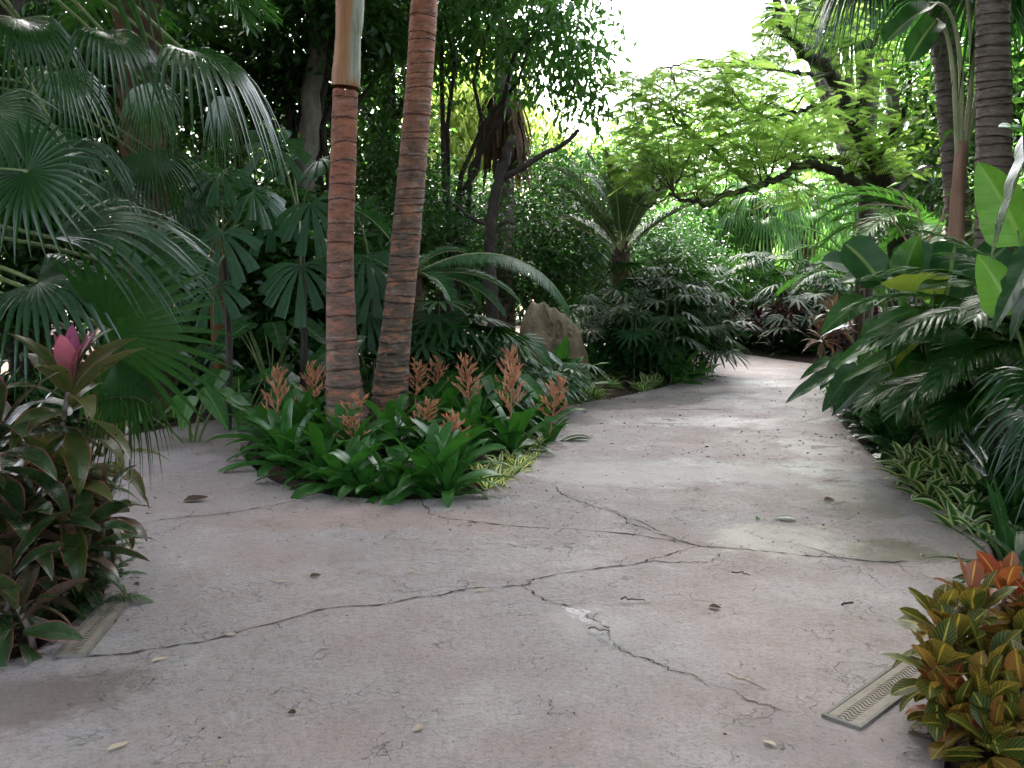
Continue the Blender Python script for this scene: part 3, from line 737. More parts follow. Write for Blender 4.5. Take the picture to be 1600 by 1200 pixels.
flat_leaves(dl, np.column_stack([cand, zz]), np.where(np.arange(len(d)) < 2600, 1, .4) * rng.uniform(.03, .09, len(d)), np.where(np.arange(len(d)) < 2600, 1, .5) * rng.uniform(.006, .02, len(d)), .3)
solo('mulch_leaves', dl, M['litter_dark'], kind='stuff', label='dark dead leaves and chips covering the planting beds')

def fallen(px, py, L, W, label, mat='litter', rnd=.5, az=None, curl=.3, name='fallen_leaf', cat='leaf'):
    p = gnd(px, py, Zp); p[2] = path_z(p[0], p[1]) + .006
    mb = MB(); a = rng.uniform(0, 6.28) if az is None else az
    P, S, N, T = leaf3(np.zeros((1, 3)), np.array([[cos(a), sin(a), .1]]), np.array([[.2, -.1, 1]]), L, 7, curl * .5)
    P[..., 2] = np.abs(P[..., 2]) * .8
    strips(mb, P, S, N, prof('ovate', 7)[None] * W, [rnd], fold=.4)
    solo(name, mb, M[mat], label, cat, 'leaves fallen on the path', loc=p)
fallen(1243, 815, .13, .035, 'dark green curled leaf lying on the brightest patch of path', 'aroid_dark', .8, 2.9)
fallen(1187, 812, .06, .016, 'small green leaf lying beside the larger curled green leaf', 'nest', .4)
fallen(484, 905, .06, .018, 'dark brown curled leaf alone on the left half of the path', 'litter_dark', .3)
fallen(648, 896, .05, .012, 'pale buff leaf on the path above the long crack', rnd=.55)
fallen(757, 926, .045, .014, 'pale oval leaf resting on the long crack', rnd=.58)
fallen(432, 913, .055, .012, 'pinkish leaf sliver left of the dark curled leaf', rnd=.5, az=.2)
fallen(1107, 948, .06, .022, 'dark folded leaf right of the small puddle', 'litter_dark', .1)
fallen(661, 1136, .05, .013, 'pale leaf with a dark tip low on the path', rnd=.58)
fallen(352, 997, .05, .011, 'pale sliver of leaf beside the crack near the left drain', rnd=.56, az=.1)
fallen(236, 1040, .07, .011, 'pale curled leaf just right of the left drain', rnd=.52, az=.6)
fallen(168, 1180, .075, .012, 'buff leaf strip in the bottom left corner of the path', rnd=.55, az=.8)
fallen(286, 783, .17, .05, 'brown crumpled leaf clump on the left branch of the path', 'litter_dark', .3, .1, .5)
fallen(463, 1117, .03, .013, 'dark seed husk on the grey concrete below the pink stain', 'litter_dark', .0)
fallen(1212, 1166, .05, .012, 'silvery leaf sliver near the right drain', rnd=.6, az=2.3)
fallen(1287, 783, .07, .03, 'reddish brown crumpled leaf by the right puddles', 'litter_dark', .6)
def twig(px0, py0, px1, py1, r, label, m='twig'):
    a, b = gnd(px0, py0, Zp + .012), gnd(px1, py1, Zp + .012); loc = a.copy(); mb = MB()
    t = np.linspace(0, 1, 8)[:, None]; p = (b - a) * t; p[1:-1] += rng.normal(0, .006, (6, 3)); p[:, 2] = np.abs(p[:, 2])
    tube(mb, p, np.linspace(r, r * .5, 8), 5); solo('twig', mb, M[m], label, 'twig', 'twigs fallen on the path', loc=loc)
twig(1138, 1052, 1196, 1078, .004, 'long pale bent twig lying in front of the right drain')
twig(1158, 1043, 1156, 1028, .003, 'short pale twig just above the long pale twig')
twig(1143, 894, 1172, 899, .004, 'dark short twig right of the crossing cracks', 'bark_dark')
twig(970, 936, 1008, 938, .004, 'dark twig lying across the small puddle', 'bark_dark')
twig(1315, 945, 1334, 942, .006, 'dark stubby twig on the right side of the path', 'bark_dark')
twig(920, 982, 952, 986, .004, 'dark twig lying in the longer puddle along the crack', 'bark_dark')

# drains
def drain(a, b, w, label):
    a, b = np.array(a), np.array(b); z = path_z(a[0], a[1]); L = np.linalg.norm(b - a); az = math.atan2(b[1] - a[1], b[0] - a[0])
    t = thing('channel_drain', label, 'drain', (a[0], a[1], z), az, 'drain channels set in the path')
    f = MB(); g = MB(); c = MB()
    def box(mb, x0, x1, y0, y1, z0, z1):
        V = np.array([(x, y, zz) for zz in (z0, z1) for y in (y0, y1) for x in (x0, x1)])
        mb.add(V, np.zeros((8, 3)), Q=[(0, 2, 3, 1), (4, 5, 7, 6), (0, 1, 5, 4), (2, 6, 7, 3), (0, 4, 6, 2), (1, 3, 7, 5)])
    h = w / 2
    box(f, -.02, L + .02, h, h + .013, -.02, .012); box(f, -.02, L + .02, -h - .013, -h, -.02, .012)
    box(f, -.02, -.004, -h, h, -.02, .0115)
    box(c, 0, L, -h, h, -.02, .0035)
    m = w * .27
    box(g, 0, L, h - m, h - .002, .004, .010); box(g, 0, L, -h + .002, -h + m, .004, .010)
    n = int(L / .021); yy = np.linspace(-h + m, h - m, 11)
    for k in range(n + 1):
        x = .004 + k * (L - .008) / n; off = .010 * np.sin(np.linspace(-pi, pi, 11))
        for s_ in (1,):
            V = []
            for zz in (.004, .0095):
                V.append(np.column_stack([x + off - .0062, yy, np.full(11, zz)])); V.append(np.column_stack([x + off + .0062, yy, np.full(11, zz)]))
            q = np.arange(10); Q = []
            for A_, B_ in ((0, 1), (1, 3), (3, 2), (2, 0)): Q.append(np.stack([A_ * 11 + q, B_ * 11 + q, B_ * 11 + q + 1, A_ * 11 + q + 1], -1))
            g.add(np.concatenate(V), np.zeros((44, 3)), Q=np.concatenate(Q))
    part('frame', f, M['frame'], t, False); part('grate', g, M['grate'], t, False); part('channel_shade', c, M['crack'], t, False)  # dark slab under the bars stands in for the shade of a recess
def stonemat(name, a, b, dark, sc=6.0, rough=.8, bp=.6):
    s = NT(name); ob = s.obj(); n1 = s.noise(ob, sc, 6.0, .65); n2 = s.noise(ob, sc * 5, 4.0, .7)
    col = s.mix(s.ramp(n1, .35, .68), a, b); col = s.mix(s.math('MULTIPLY', s.ramp(n2, .5, .7), .6), col, dark)
    return s.done(s.pbr(col, rough, .3, s.bump(s.math('ADD', n1, s.math('MULTIPLY', n2, .4)), bp, .03)))
M['frame'] = stonemat('drain_frame', (.13, .12, .105), (.17, .155, .135), (.07, .06, .05), 9, .6, .2)
M['grate'] = stonemat('drain_grate', (.19, .16, .125), (.23, .195, .16), (.10, .08, .065), 7, .6, .2)
pa = [(1318, 1126), (1440, 1037)]; drain(gnd(*pa[0], Zp)[:2], gnd(*pa[1], Zp)[:2], .118, 'beige slotted drain grate running under the orange croton')
pa = [(112, 1030), (192, 936)]; drain(gnd(*pa[0], Zp)[:2], gnd(*pa[1], Zp)[:2], .105, 'beige slotted drain grate beside the burgundy-edged ti plants')
V3 = lambda *a: np.array(a, float)
# ------------------------------------------------------------------ the two ringed palms in the bromeliad bed
def big_palm(label, px, Y, widths, ring, shaft=None, top=None, mat='trunk_red', crown_z=5.6):
    pts = np.array([at(x, y, Y) for x, y in px]); widths = [w_ * (1.0 if i_ < 2 else .94 if i_ == 2 else .92) for i_, w_ in enumerate(widths)]; loc = V3(pts[0][0], pts[0][1], 0.0)
    k = m_per_px(Y); t = thing('palm_tree', label, 'palm', loc, group='ringed palms standing in the bromeliad bed')
    p = pts - loc; p = np.concatenate([V3(p[0][0], p[0][1], 0.0)[None], p]); r = np.array([widths[0] * 1.08] + list(widths)) * k / 2
    if shaft is None:
        e = p[-1] + (p[-1] - p[-2]) * 1.6; p = np.concatenate([p, e[None]]); r = np.append(r, r[-1] * .95)
    tm = MB(); ringed_trunk(tm, p, r, ring, lip=.035, jit=.6, sides=40); part('trunk', tm, M[mat], t)
    tip = p[-1]
    if shaft is not None:
        sp_ = np.array([at(x, y, Y) for x, y in shaft[0]]) - loc; e = V3(sp_[-1][0] + .03, sp_[-1][1], crown_z - .2)
        sp_ = smooth_line(np.concatenate([sp_, e[None]]), 8); sr = np.interp(np.linspace(0, 1, len(sp_)), np.linspace(0, 1, len(shaft[1]) + 1), np.append(np.array(shaft[1]), shaft[1][-1] * .7)) * k / 2
        m = MB(); tube(m, sp_, sr, 28); part('crownshaft', m, M['shaft'], t); tip = sp_[-1]
    for q in range(11):
        fm = frond(2.5, 34, rng.uniform(48, 74), rng.uniform(40, 75), .55, .022, ang=62, vee=.2, ldroop=.35, az=q * 2.4 + .5, rr=.022)
        o = part('frond', fm, [M['areca'], M['rachis']], t); o.location = tip + V3(0, 0, -.1)
big_palm('red ringed palm trunk with smooth brown and grey crownshaft, left of the leaning one', [(545, 712), (542, 640), (537, 600), (534, 540), (532, 400), (536, 260), (540, 132)], Y=8.3, widths=[70, 66, 60, 52, 44, 43, 40], ring=.14,
         shaft=([(540, 136), (541, 118), (544, 60), (547, -10)], [42, 43, 38, 43]))
big_palm('leaning ringed palm trunk, darker at its base and orange brown higher up', [(604, 712), (608, 640), (611, 590), (621, 500), (632, 400), (642, 290), (651, 180), (658, 80), (663, -5)], widths=[62, 60, 57, 50, 49, 47, 45, 44, 44], ring=.10, mat='trunk_dark', Y=8.55)

# ------------------------------------------------------------------ bromeliads
brom_leaf, brom_spike = [], []
for k in range(5):
    m = MB(); rosette(m, 20, .54, .042, el=(8, 84), droop=(50, 120), kind='strap', fold=.30, seg=11, pw=1.6, az0=k * 1.1, rise=.05, roll=.22); brom_leaf.append(m.mesh('bromeliad_leaves', M['brom']))
for k in range(5):
    m = MB(); h = .50; lean = rng.normal(0, .05, 2)
    ax_ = lambda t: V3(lean[0] * t * t * 2, lean[1] * t * t * 2, h * t)
    tube(m, [ax_(t) for t in np.linspace(0, 1, 8)], np.linspace(.010, .005, 8), 6, mat=1)
    n = 17; base, D, L = [], [], []
    for j in range(n):
        t = .50 + .5 * j / n; a = j * 2.4; el_ = .55 + .75 * (t - .5)
        d0 = V3(cos(a) * cos(el_), sin(a) * cos(el_), sin(el_)); b = ax_(t); bl = .115 * (1.15 - (t - .5) * 1.5)
        tube(m, [b, b + d0 * bl * .5, b + d0 * bl + V3(0, 0, .012)], [.004, .003, .002], 4, mat=1)
        for q in range(5):
            f = .35 + .16 * q; dd_ = norm(d0 + rng.normal(0, .45, 3) + V3(0, 0, .35)); base.append(b + d0 * bl * f); D.append(dd_); L.append(.048 * rng.uniform(.7, 1.25))
    P, S, N, T = leaf3(np.array(base), np.array(D), V3(.3, .2, 1), np.array(L), 4, -.15)
    strips(m, P, S, N, np.array([.55, 1, .8, .08])[None] * .0062 * np.ones((len(L), 1)), rng.uniform(0, 1, len(L)), fold=.8)
    strips(m, P, N, -S, np.array([.55, 1, .8, .08])[None] * .0055 * np.ones((len(L), 1)), rng.uniform(0, 1, len(L)), fold=.8)
    brom_spike.append(m.mesh('flower_spike', [M['spike'], M['spike_stem']]))
GB = 'bromeliads round the two palm trunks'
def brom(px, py, Y, label, sc=1.0, spike=None, h=None, k=0, rz=None):
    """spike (px,py) is the flower centre; otherwise (px,py) the plant's foot"""
    if spike: p = at(px, py, Y); top = p[2]; loc = V3(p[0], p[1], bed_z(p[0], p[1]) - .01)
    else: loc = bed(px, py)
    t = thing('bromeliad', label, 'bromeliad', loc, rng.uniform(0, 6.28) if rz is None else rz, GB); sc *= rng.uniform(.9, 1.12)
    o = part('leaves', brom_leaf[k % 5], None, t); o.scale = (sc, sc, sc * rng.uniform(.86, 1.02)); o.rotation_euler = (rng.normal(0, .07), rng.normal(0, .07), 0)
    if spike:
        s = part('flower_spike', brom_spike[(k * 2 + 1) % 5], None, t); hh = (top - loc[2]) / (.75 * .50)
        hh = min(max(hh, .8), 1.9); s.scale = (1.2, 1.2, hh * .94); 
for a in ((432, 614, 7.9, 'bromeliad with a dull coral spike, farthest left in the palm bed', 1.05, 1, None, 0),
          (492, 602, 8.5, 'bromeliad with a brownish spike half hidden behind upright leaves, left of the trunks', 1.0, 1, None, 1),
          (530, 642, 7.6, 'bromeliad with a tan spike right against the foot of the straight trunk', .95, 1, None, 2),
          (552, 684, 7.25, 'bromeliad with a rounded brick red spike in front of the straight trunk', 1.05, 1, None, 3),
          (648, 590, 8.9, 'bromeliad with a bright coral spike touching the right side of the leaning trunk', 1.0, 1, None, 4),
          (651, 645, 7.7, 'bromeliad with a dusty pink spike just right of the leaning trunk base', .95, 1, None, 0),
          (682, 582, 9.2, 'bromeliad with a slim salmon spike behind the dusty pink one', 1.0, 1, None, 1),
          (735, 592, 8.4, 'bromeliad with the tallest cone shaped coral spike', 1.05, 1, None, 2),
          (797, 606, 8.0, 'bromeliad with a leaning orange spike near the right end of the bed', 1.05, 1, None, 3),
          (793, 580, 9.0, 'bromeliad with a small orange spike peeping over the leaning orange one', .9, 1, None, 4),
          (710, 668, 7.15, 'bromeliad with an open red spike in the front row above big arching leaves', 1.0, 1, None, 0),
          (858, 618, 8.6, 'bromeliad with a spreading pink red spike at the right tip of the bed', .85, 1, None, 1),
          (522, 580, 9.4, 'bromeliad whose orange spike shows in the gap between the two trunks', .9, 1, None, 3)):
    brom(a[0], a[1], a[2], a[3], a[4], a[5], a[6], a[7])
for a in ((612, 764, 'flowerless bromeliad at the front rim of the bed left of the front tip', .95, 0), (700, 766, 'flowerless bromeliad at the front rim of the bed right of the front tip', .95, 2), (530, 758, 'flowerless bromeliad at the front rim of the bed above the left crack', .9, 3), (668, 762, 'flowerless bromeliad with big arching leaves at the front tip of the bed', 1.2, 3), (565, 760, 'flowerless bromeliad hanging over the front edge below the brick red spike', 1.0, 4),
          (502, 744, 'flowerless bromeliad at the front left edge of the bed beside the crack', 1.05, 0), (452, 722, 'flowerless bromeliad with drooping leaves at the left edge of the bed', 1.05, 1),
          (428, 694, 'flowerless bromeliad spilling onto the left branch of the path', 1.0, 2), (470, 690, 'flowerless bromeliad with upright leaves behind the left edge row', 1.1, 3), (445, 668, 'flowerless bromeliad at the back left corner of the bed', 1.0, 0),
          (612, 715, 'flowerless bromeliad in front of the leaning trunk', 1.0, 2), (745, 705, 'flowerless bromeliad with pale arching leaves beside the striped plants', 1.1, 1), (800, 672, 'flowerless bromeliad with tall leaves under the leaning orange spike', 1.05, 4),
          (845, 665, 'flowerless bromeliad with hanging dark leaves at the right end of the bed', .9, 0), (745, 668, 'flowerless bromeliad in the middle of the bed below the tallest spike', 1.05, 2), (690, 680, 'flowerless bromeliad between the leaning trunk and the open red spike', 1.0, 3), (590, 668, 'flowerless bromeliad squeezed between the feet of the two trunks', .9, 1)):
    brom(a[0], a[1], None, a[2], a[3], None, None, a[4])

# striped low plants
str_a, str_b = [], []
for k in range(4):
    m = MB(); rosette(m, 14, .20, .030, el=(12, 72), droop=(30, 95), kind='lance', fold=.25, seg=7, az0=k, Lvar=.3); str_a.append(m.mesh('striped_leaves', M['varieg']))
    m = MB(); rosette(m, 15, .22, .030, el=(15, 75), droop=(30, 90), kind='lance', fold=.25, seg=7, az0=k, Lvar=.3); str_b.append(m.mesh('pale_edged_leaves', M['varieg2']))
for px, py in ((775, 742), (795, 735), (815, 722), (832, 708), (848, 694), (800, 715), (780, 722), (820, 702), (762, 752), (838, 690), (755, 735), (806, 728), (842, 702), (788, 748), (826, 716)):
    o = solo('striped_plant', str_a[int(rng.integers(4))], None, 'small cream and green striped plant at the right edge of the bromeliad bed', 'plant', 'striped plants edging the bromeliad bed', loc=bed(px, py)); o.rotation_euler = (0, 0, rng.uniform(0, 6)); s = rng.uniform(.85, 1.2); o.scale = (s, s, s)
cnt = 0
while cnt < 62:
    px, py = rng.uniform(868, 1085), rng.uniform(576, 634); p = bed(px, py); d, i_ = poly_dist(p[None, :2], OUT)
    if i_[0] or d[0] < .08 or d[0] > 1.9: continue
    o = solo('striped_plant', str_b[int(rng.integers(4))], None, 'low pale edged plant in the strip below the carved rock', 'plant', 'pale edged plants below the carved rock', loc=p); o.rotation_euler = (0, 0, rng.uniform(0, 6)); s = rng.uniform(.9, 1.3); o.scale = (s, s, s * .95); cnt += 1

# ------------------------------------------------------------------ fan palms on the left
def fan_palm(label, name, loc, fans, crown, mat, group=None, trunk=None, nseg=28, tilt=.35):
    """fans: (hastula, axis, upper side, radius, droop, spread, material)"""
    loc = np.asarray(loc, float); t = thing(name, label, 'palm', loc, group=group)
    c = np.asarray(crown, float) - loc
    if trunk: 
        m = MB(); ringed_trunk(m, [V3(0, 0, 0), c * V3(.5, .5, .5), c - V3(0, 0, .05)], trunk, .07, 16, lip=.12); boots(m, max(.1, c[2] - 1.2), c[2] + .1, trunk[-1] * 1.1, 26, L=.35, c=(c[0], c[1])); part('trunk', m, M['bark_boot'], t)
    for f in fans:
        H, A, N, r, dr, spd, mt = f
        H = np.asarray(H, float) - loc; m = MB()
        fan_leaf(m, H, A, N, r, nseg=nseg, spread=spd, droop=dr, costa=tilt); o = part('fan_leaf', m, M[mt or mat], t)
        s = MB(); stalk(s, c, H, .016, .010, .12); part('stalk', s, M['rachis'], o)
    return t
A_ = at
fan_palm('fan palm with a big dark fan leaf hanging behind the pink crowned ti plant', 'fan_palm', (-3.9, 4.9, .1), [
    (A_(168, 515, 4.7), (1, .1, -.05), (-.15, -.9, -.35), .62, .15, 112, 'fan'),
    (A_(180, 560, 4.6), (.35, -.1, -1), (.8, -.3, .5), .52, .25, 50, 'fan'),
    (A_(58, 440, 4.7), (.85, -.25, -.10), (.05, -.55, .8), .50, .5, 110, 'fan_sky_sheen'),
    (A_(82, 372, 4.75), (.92, .20, .34), (-.22, -.5, .84), .80, .30, 58, 'fan_sky_sheen'),
    (A_(42, 268, 4.3), (.7, -.2, -.5), (.1, -.9, .25), .36, .15, 140, 'fan'),
    (A_(-30, 170, 4.6), (.6, -.2, -.5), (.3, -.6, .7), .45, .4, 100, 'fan'),
    (A_(210, 425, 5.2), (.8, .2, .55), (.1, -.8, .5), .45, .2, 80, 'fan'),
    (A_(-150, 300, 4.5), (.3, -.5, .5), (0, -.3, .9), .6, .5, 120, 'fan')], (-3.7, 4.9, 1.55), 'fan', trunk=[.14, .12, .11])
fan_palm('fan palm with glossy hanging fan leaves high above the left path', 'fan_palm', (-4.7, 6.6, .1), [
    (A_(284, 76, 6.0), (.90, -.1, -.30), (.1, -.2, .97), .74, .50, 80, 'fan'),
    (A_(160, 48, 5.7), (.80, -.15, -.45), (.2, -.25, .95), .52, .55, 85, 'fan'),
    (A_(30, 28, 5.7), (.5, -.3, -.5), (.1, -.3, .95), .42, .6, 90, 'fan'),
    (A_(335, 150, 7.2), (.4, .3, -.9), (.5, -.4, .7), .50, .4, 70, 'fan'),
    (A_(105, 238, 5.4), (.9, -.1, .15), (-.25, -.5, .84), .38, .55, 75, 'fan_sky_sheen'),
    (A_(90, 110, 7.0), (.6, -.2, -.7), (.3, -.3, .9), .5, .5, 90, 'fan'),
    (A_(225, 130, 7.6), (.3, .2, -.9), (.5, -.4, .7), .50, .4, 80, 'fan'),
    (A_(60, -90, 5.6), (.2, -.6, .4), (0, 0, 1), .8, .7, 120, 'fan')], (-4.3, 6.6, 4.0), 'fan', trunk=[.16, .13, .12])
fan_palm('shaded fan palm with drooping leaves behind the glossy hanging fans', 'fan_palm', (-5.6, 9.0, .1), [
    (A_(235, 235, 8.8), (.3, -.1, -.9), (.3, -.6, .7), .6, .4, 80, 'fan'), (A_(60, 210, 8.6), (.4, -.2, -.8), (.2, -.5, .8), .6, .4, 90, 'fan'),
    (A_(150, 290, 8.6), (.7, -.3, -.4), (.2, -.5, .8), .55, .5, 90, 'fan_sky_sheen'), (A_(290, 300, 9.2), (.8, .1, .2), (-.2, -.8, .5), .5, .25, 100, 'fan_sky_sheen')], (-5.3, 9.0, 3.3), 'fan', trunk=[.2, .16, .15])

# wedge leaved palms
def wedge_palm(label, foot, leaves, crown):
    loc = np.asarray(foot, float); leaves = [(H_, A2, N_, r_ * .80) for H_, A2, N_, r_ in leaves]; t = thing('wedge_leaf_palm', label, 'palm', loc, group='palms with wedge shaped leaflets'); c = np.asarray(crown, float) - loc
    m = MB(); tube(m, smooth_line([V3(0, 0, -.05), c * .5 + V3(.03, .02, 0), c], 5), .035, 8); part('trunk', m, M['bark_dark'], t)
    for H, A, N, r in leaves:
        m = MB(); H = np.asarray(H) - loc; wedge_leaf(m, H, A, N, r, nseg=int(rng.integers(8, 10)), spread=112, droop=.55); o = part('leaf', m, M['wedge'], t)
        s = MB(); stalk(s, c, H, .012, .007, .1); part('stalk', s, M['rachis'], o)
wedge_palm('wedge leaved palm with grey green leaf wheels behind the big dark fan', bedY(352, 9.3), [(A_(345, 365, 9.0), (.25, -.5, -.85), (.1, -.8, .55), .46), (A_(345, 270, 9.3), (.6, -.5, -.3), (.1, -.6, .75), .42), (A_(300, 330, 9.2), (-.6, -.5, -.2), (0, -.5, .85), .42), (A_(395, 300, 9.6), (.7, .1, -.3), (0, -.6, .8), .42), (A_(335, 445, 8.9), (.1, -.7, -.7), (0, -.7, .7), .38)], A_(350, 400, 9.4))
wedge_palm('wedge leaved palm whose lowest leaf hangs beside the straight trunk', bedY(470, 9.8), [(A_(470, 415, 9.3), (.05, -.35, -.95), (0, -.9, .4), .50), (A_(432, 228, 9.8), (.2, -.2, .9), (0, -.9, -.2), .48), (A_(485, 318, 9.3), (.3, -.5, -.8), (0, -.8, .5), .45), (A_(430, 330, 9.9), (-.7, -.3, -.5), (0, -.7, .6), .44), (A_(500, 250, 9.6), (.8, -.3, .2), (0, -.4, .9), .42), (A_(455, 250, 10), (-.5, .2, .4), (0, -.5, .9), .40)], A_(468, 345, 9.9))
wedge_palm('wedge leaved palm low down between the two ringed trunks', bedY(585, 10.0), [(A_(570, 400, 9.8), (.1, -.5, -.8), (0, -.8, .5), .42), (A_(585, 440, 9.7), (.6, -.5, -.6), (0, -.7, .6), .42), (A_(560, 340, 10), (-.3, -.3, .7), (0, -.7, .6), .42), (A_(575, 490, 9.7), (.2, -.4, -.9), (0, -.8, .5), .38)], A_(580, 420, 10.1))

# broad leaved floor plants
def broadleaf(label, foot, leaves, mat, name='broadleaf_plant', cat='plant', kind='heart', group=None, W=.62, wave=.05, **kw):
    loc = np.asarray(foot, float); t = thing(name, label, cat, loc, group=group)
    for H, A, N, L, mt in leaves:
        m = MB(); H = np.asarray(H) - loc; blade_leaf(m, H, A, N, L, L * W * .5, kind=kind, wave=wave, **kw); o = part('leaf', m, M[mt or mat], t)
        s = MB(); b = norm(rng.normal(0, 1, 3)) * .04; b[2] = 0; stalk(s, b, H, .014, .007, .10); part('stalk', s, M['rachis'], o)
    return t
def auto_leaves(foot, n, h, L, spread, mat=None, az=None):
    out = []
    for k in range(n):
        a = (k * 2.4 + rng.uniform(0, .5)) if az is None else rng.uniform(*az)
        r = spread * rng.uniform(.35, 1); z = h * rng.uniform(.55, 1.05)
        out.append((np.asarray(foot) + V3(cos(a) * r, sin(a) * r, z), (cos(a), sin(a), -rng.uniform(.2, .9)), (-.2 * cos(a), -.35 - .2 * sin(a), 1), L * rng.uniform(.75, 1.2), mat))
    return out
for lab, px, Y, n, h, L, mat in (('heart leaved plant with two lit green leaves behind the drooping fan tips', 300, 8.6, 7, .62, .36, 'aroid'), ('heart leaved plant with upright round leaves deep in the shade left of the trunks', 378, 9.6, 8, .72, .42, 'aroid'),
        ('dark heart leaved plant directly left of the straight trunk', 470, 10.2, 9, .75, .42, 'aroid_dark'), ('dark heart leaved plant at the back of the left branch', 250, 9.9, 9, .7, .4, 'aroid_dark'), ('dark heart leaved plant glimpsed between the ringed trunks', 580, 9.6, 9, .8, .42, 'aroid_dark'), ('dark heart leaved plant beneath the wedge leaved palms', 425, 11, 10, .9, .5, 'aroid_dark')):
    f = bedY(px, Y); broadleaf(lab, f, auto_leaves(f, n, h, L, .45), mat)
dk = []
for k in range(3):
    m = MB(); rosette(m, 22, .30, .045, el=(5, 75), droop=(30, 80), kind='ovate', fold=.15, seg=6, rise=.12, wave=.05, cols=5); dk.append(m.mesh('dark_leaves', M['aroid_dark']))
k = 0
while k < 52:
    px, Y = rng.uniform(-160, 525), rng.uniform(9.0, 12.0); p = bedY(px, Y); d, i_ = poly_dist(p[None, :2], OUT)
    if i_[0] or d[0] < .15: continue
    o = solo('ground_plant', dk[k % 3], None, 'dark glossy low plant along the back edge of the left branch', 'plant', 'dark low plants along the left branch', loc=p); o.rotation_euler = (0, 0, rng.uniform(0, 6)); s = rng.uniform(.8, 1.35); o.scale = (s, s, s); k += 1

# ------------------------------------------------------------------ ti plants, left foreground
def ti_plant(label, foot, heads, name='ti_plant', mats=('ti', 'ti_pink'), L=.40, W=.056, n=18, low=0, group=None):
    """heads: (point, leaves, pink leaves, length)"""
    loc = np.asarray(foot, float); t = thing(name, label, 'ti plant', loc, rng.uniform(0, .01), group)
    lv, pk, st = MB(), MB(), MB(); np_ = 0
    for H, nl, npk, ll, mt in heads:
        H = np.asarray(H) - loc; b = V3(rng.normal(0, .06), rng.normal(0, .06), 0)
        ln = smooth_line([b, b * .4 + H * .5 + V3(.02, .01, 0), H], 5); tube(st, ln, np.linspace(.016, .011, len(ln)), 7)
        d = 1 if mt == 'olive' else 0
        rosette(lv, nl, ll, W * ll / .4, el=(-25, 66), droop=(45, 105), base=H - V3(0, 0, .22 * ll / .4), rise=.22 * ll / .4, kind='ti', fold=.22, seg=10, cols=5, mat=d, wave=.05, roll=.3)
        if low: rosette(lv, low, ll * .9, W, el=(-35, 30), droop=(40, 90), base=H * .55 - V3(0, 0, .1), rise=.25, kind='ti', fold=.22, seg=9, cols=5, mat=d, wave=.05)
        if npk: rosette(pk, npk, ll * .68, W * .95, el=(66, 89), droop=(-5, 30), base=H, kind='ti', fold=.35, seg=8, cols=5, Lvar=.15); np_ += npk
    part('stems', st, M['bark_grey'], t); part('leaves', lv, [M['ti'], M['ti_olive']], t)
    big = heads[0][2] > 4
    if np_: part('young_leaves', pk, M['ti_pink' if big else 'ti_dull'], t, label='bright pink upright young leaves' if big else None)
GT = 'ti plants in the left foreground'
ti_plant('tall ti plant crowned with upright bright pink leaves', bed(70, 930), [(at(108, 600, 4.35), 20, 7, .42, 'olive')], low=10, group=GT)
ti_plant('ti plant with a short reddish tip leaning over the left path', bed(120, 900), [(at(165, 775, 4.45), 16, 2, .26, 0), (at(95, 745, 4.3), 18, 0, .38, 'olive')], low=8, group=GT)
ti_plant('ti plant with pink edged leaves by the photo edge above the left drain', bed(10, 960), [(at(10, 890, 3.8), 18, 1, .36, 0), (at(35, 800, 4.1), 18, 0, .38, 0)], low=6, group=GT)
ti_plant('low ti plant with pale green glossy leaves at the near end of the left drain', bed(10, 1005), [(at(28, 950, 3.72), 13, 0, .32, 0)], group=GT)
ti_plant('dark ti plant with arching leaves just above the far end of the left drain', bed(120, 925), [(at(118, 830, 4.2), 22, 0, .34, 0)], low=7, group=GT)
ti_plant('dark ti plant at the left photo edge below the grey fan leaf', bed(-40, 900), [(at(-5, 660, 4.1), 18, 0, .42, 0), (at(-70, 720, 4.0), 16, 0, .42, 0)], low=8, group=GT)
ti_plant('dull ti plant behind the pink crowned one', bed(60, 840), [(at(30, 690, 4.9), 16, 0, .42, 0), (at(160, 690, 5.0), 14, 0, .34, 'olive')], low=8, group=GT)
# lacy dark fern beside the drain
def fern(label, foot, n, L, mat='shrub_grey', el=(15, 75), name='fern'):
    loc = np.asarray(foot, float); t = thing(name, label, 'fern', loc)
    for k in range(n):
        m = frond(L * rng.uniform(.75, 1.15), 22, rng.uniform(*el), rng.uniform(40, 90), L * .24, L * .018, ang=75, vee=.1, ldroop=.2, bf=.12, az=k * 2.4, rr=.004, lseg=4, seg=10, tipf=.15); part('frond', m, [M[mat], M['rachis']], t)
fern('lacy dark grey green fern under the ti plants beside the left drain', bed(125, 935), 20, .34)
fern('second lacy fern under the ti plants, behind the drain fern', bed(95, 905), 18, .40)
fern('yellowish fern at the back of the left branch below the drooping fan tips', bed(215, 660), 14, .45, 'shrub_light')
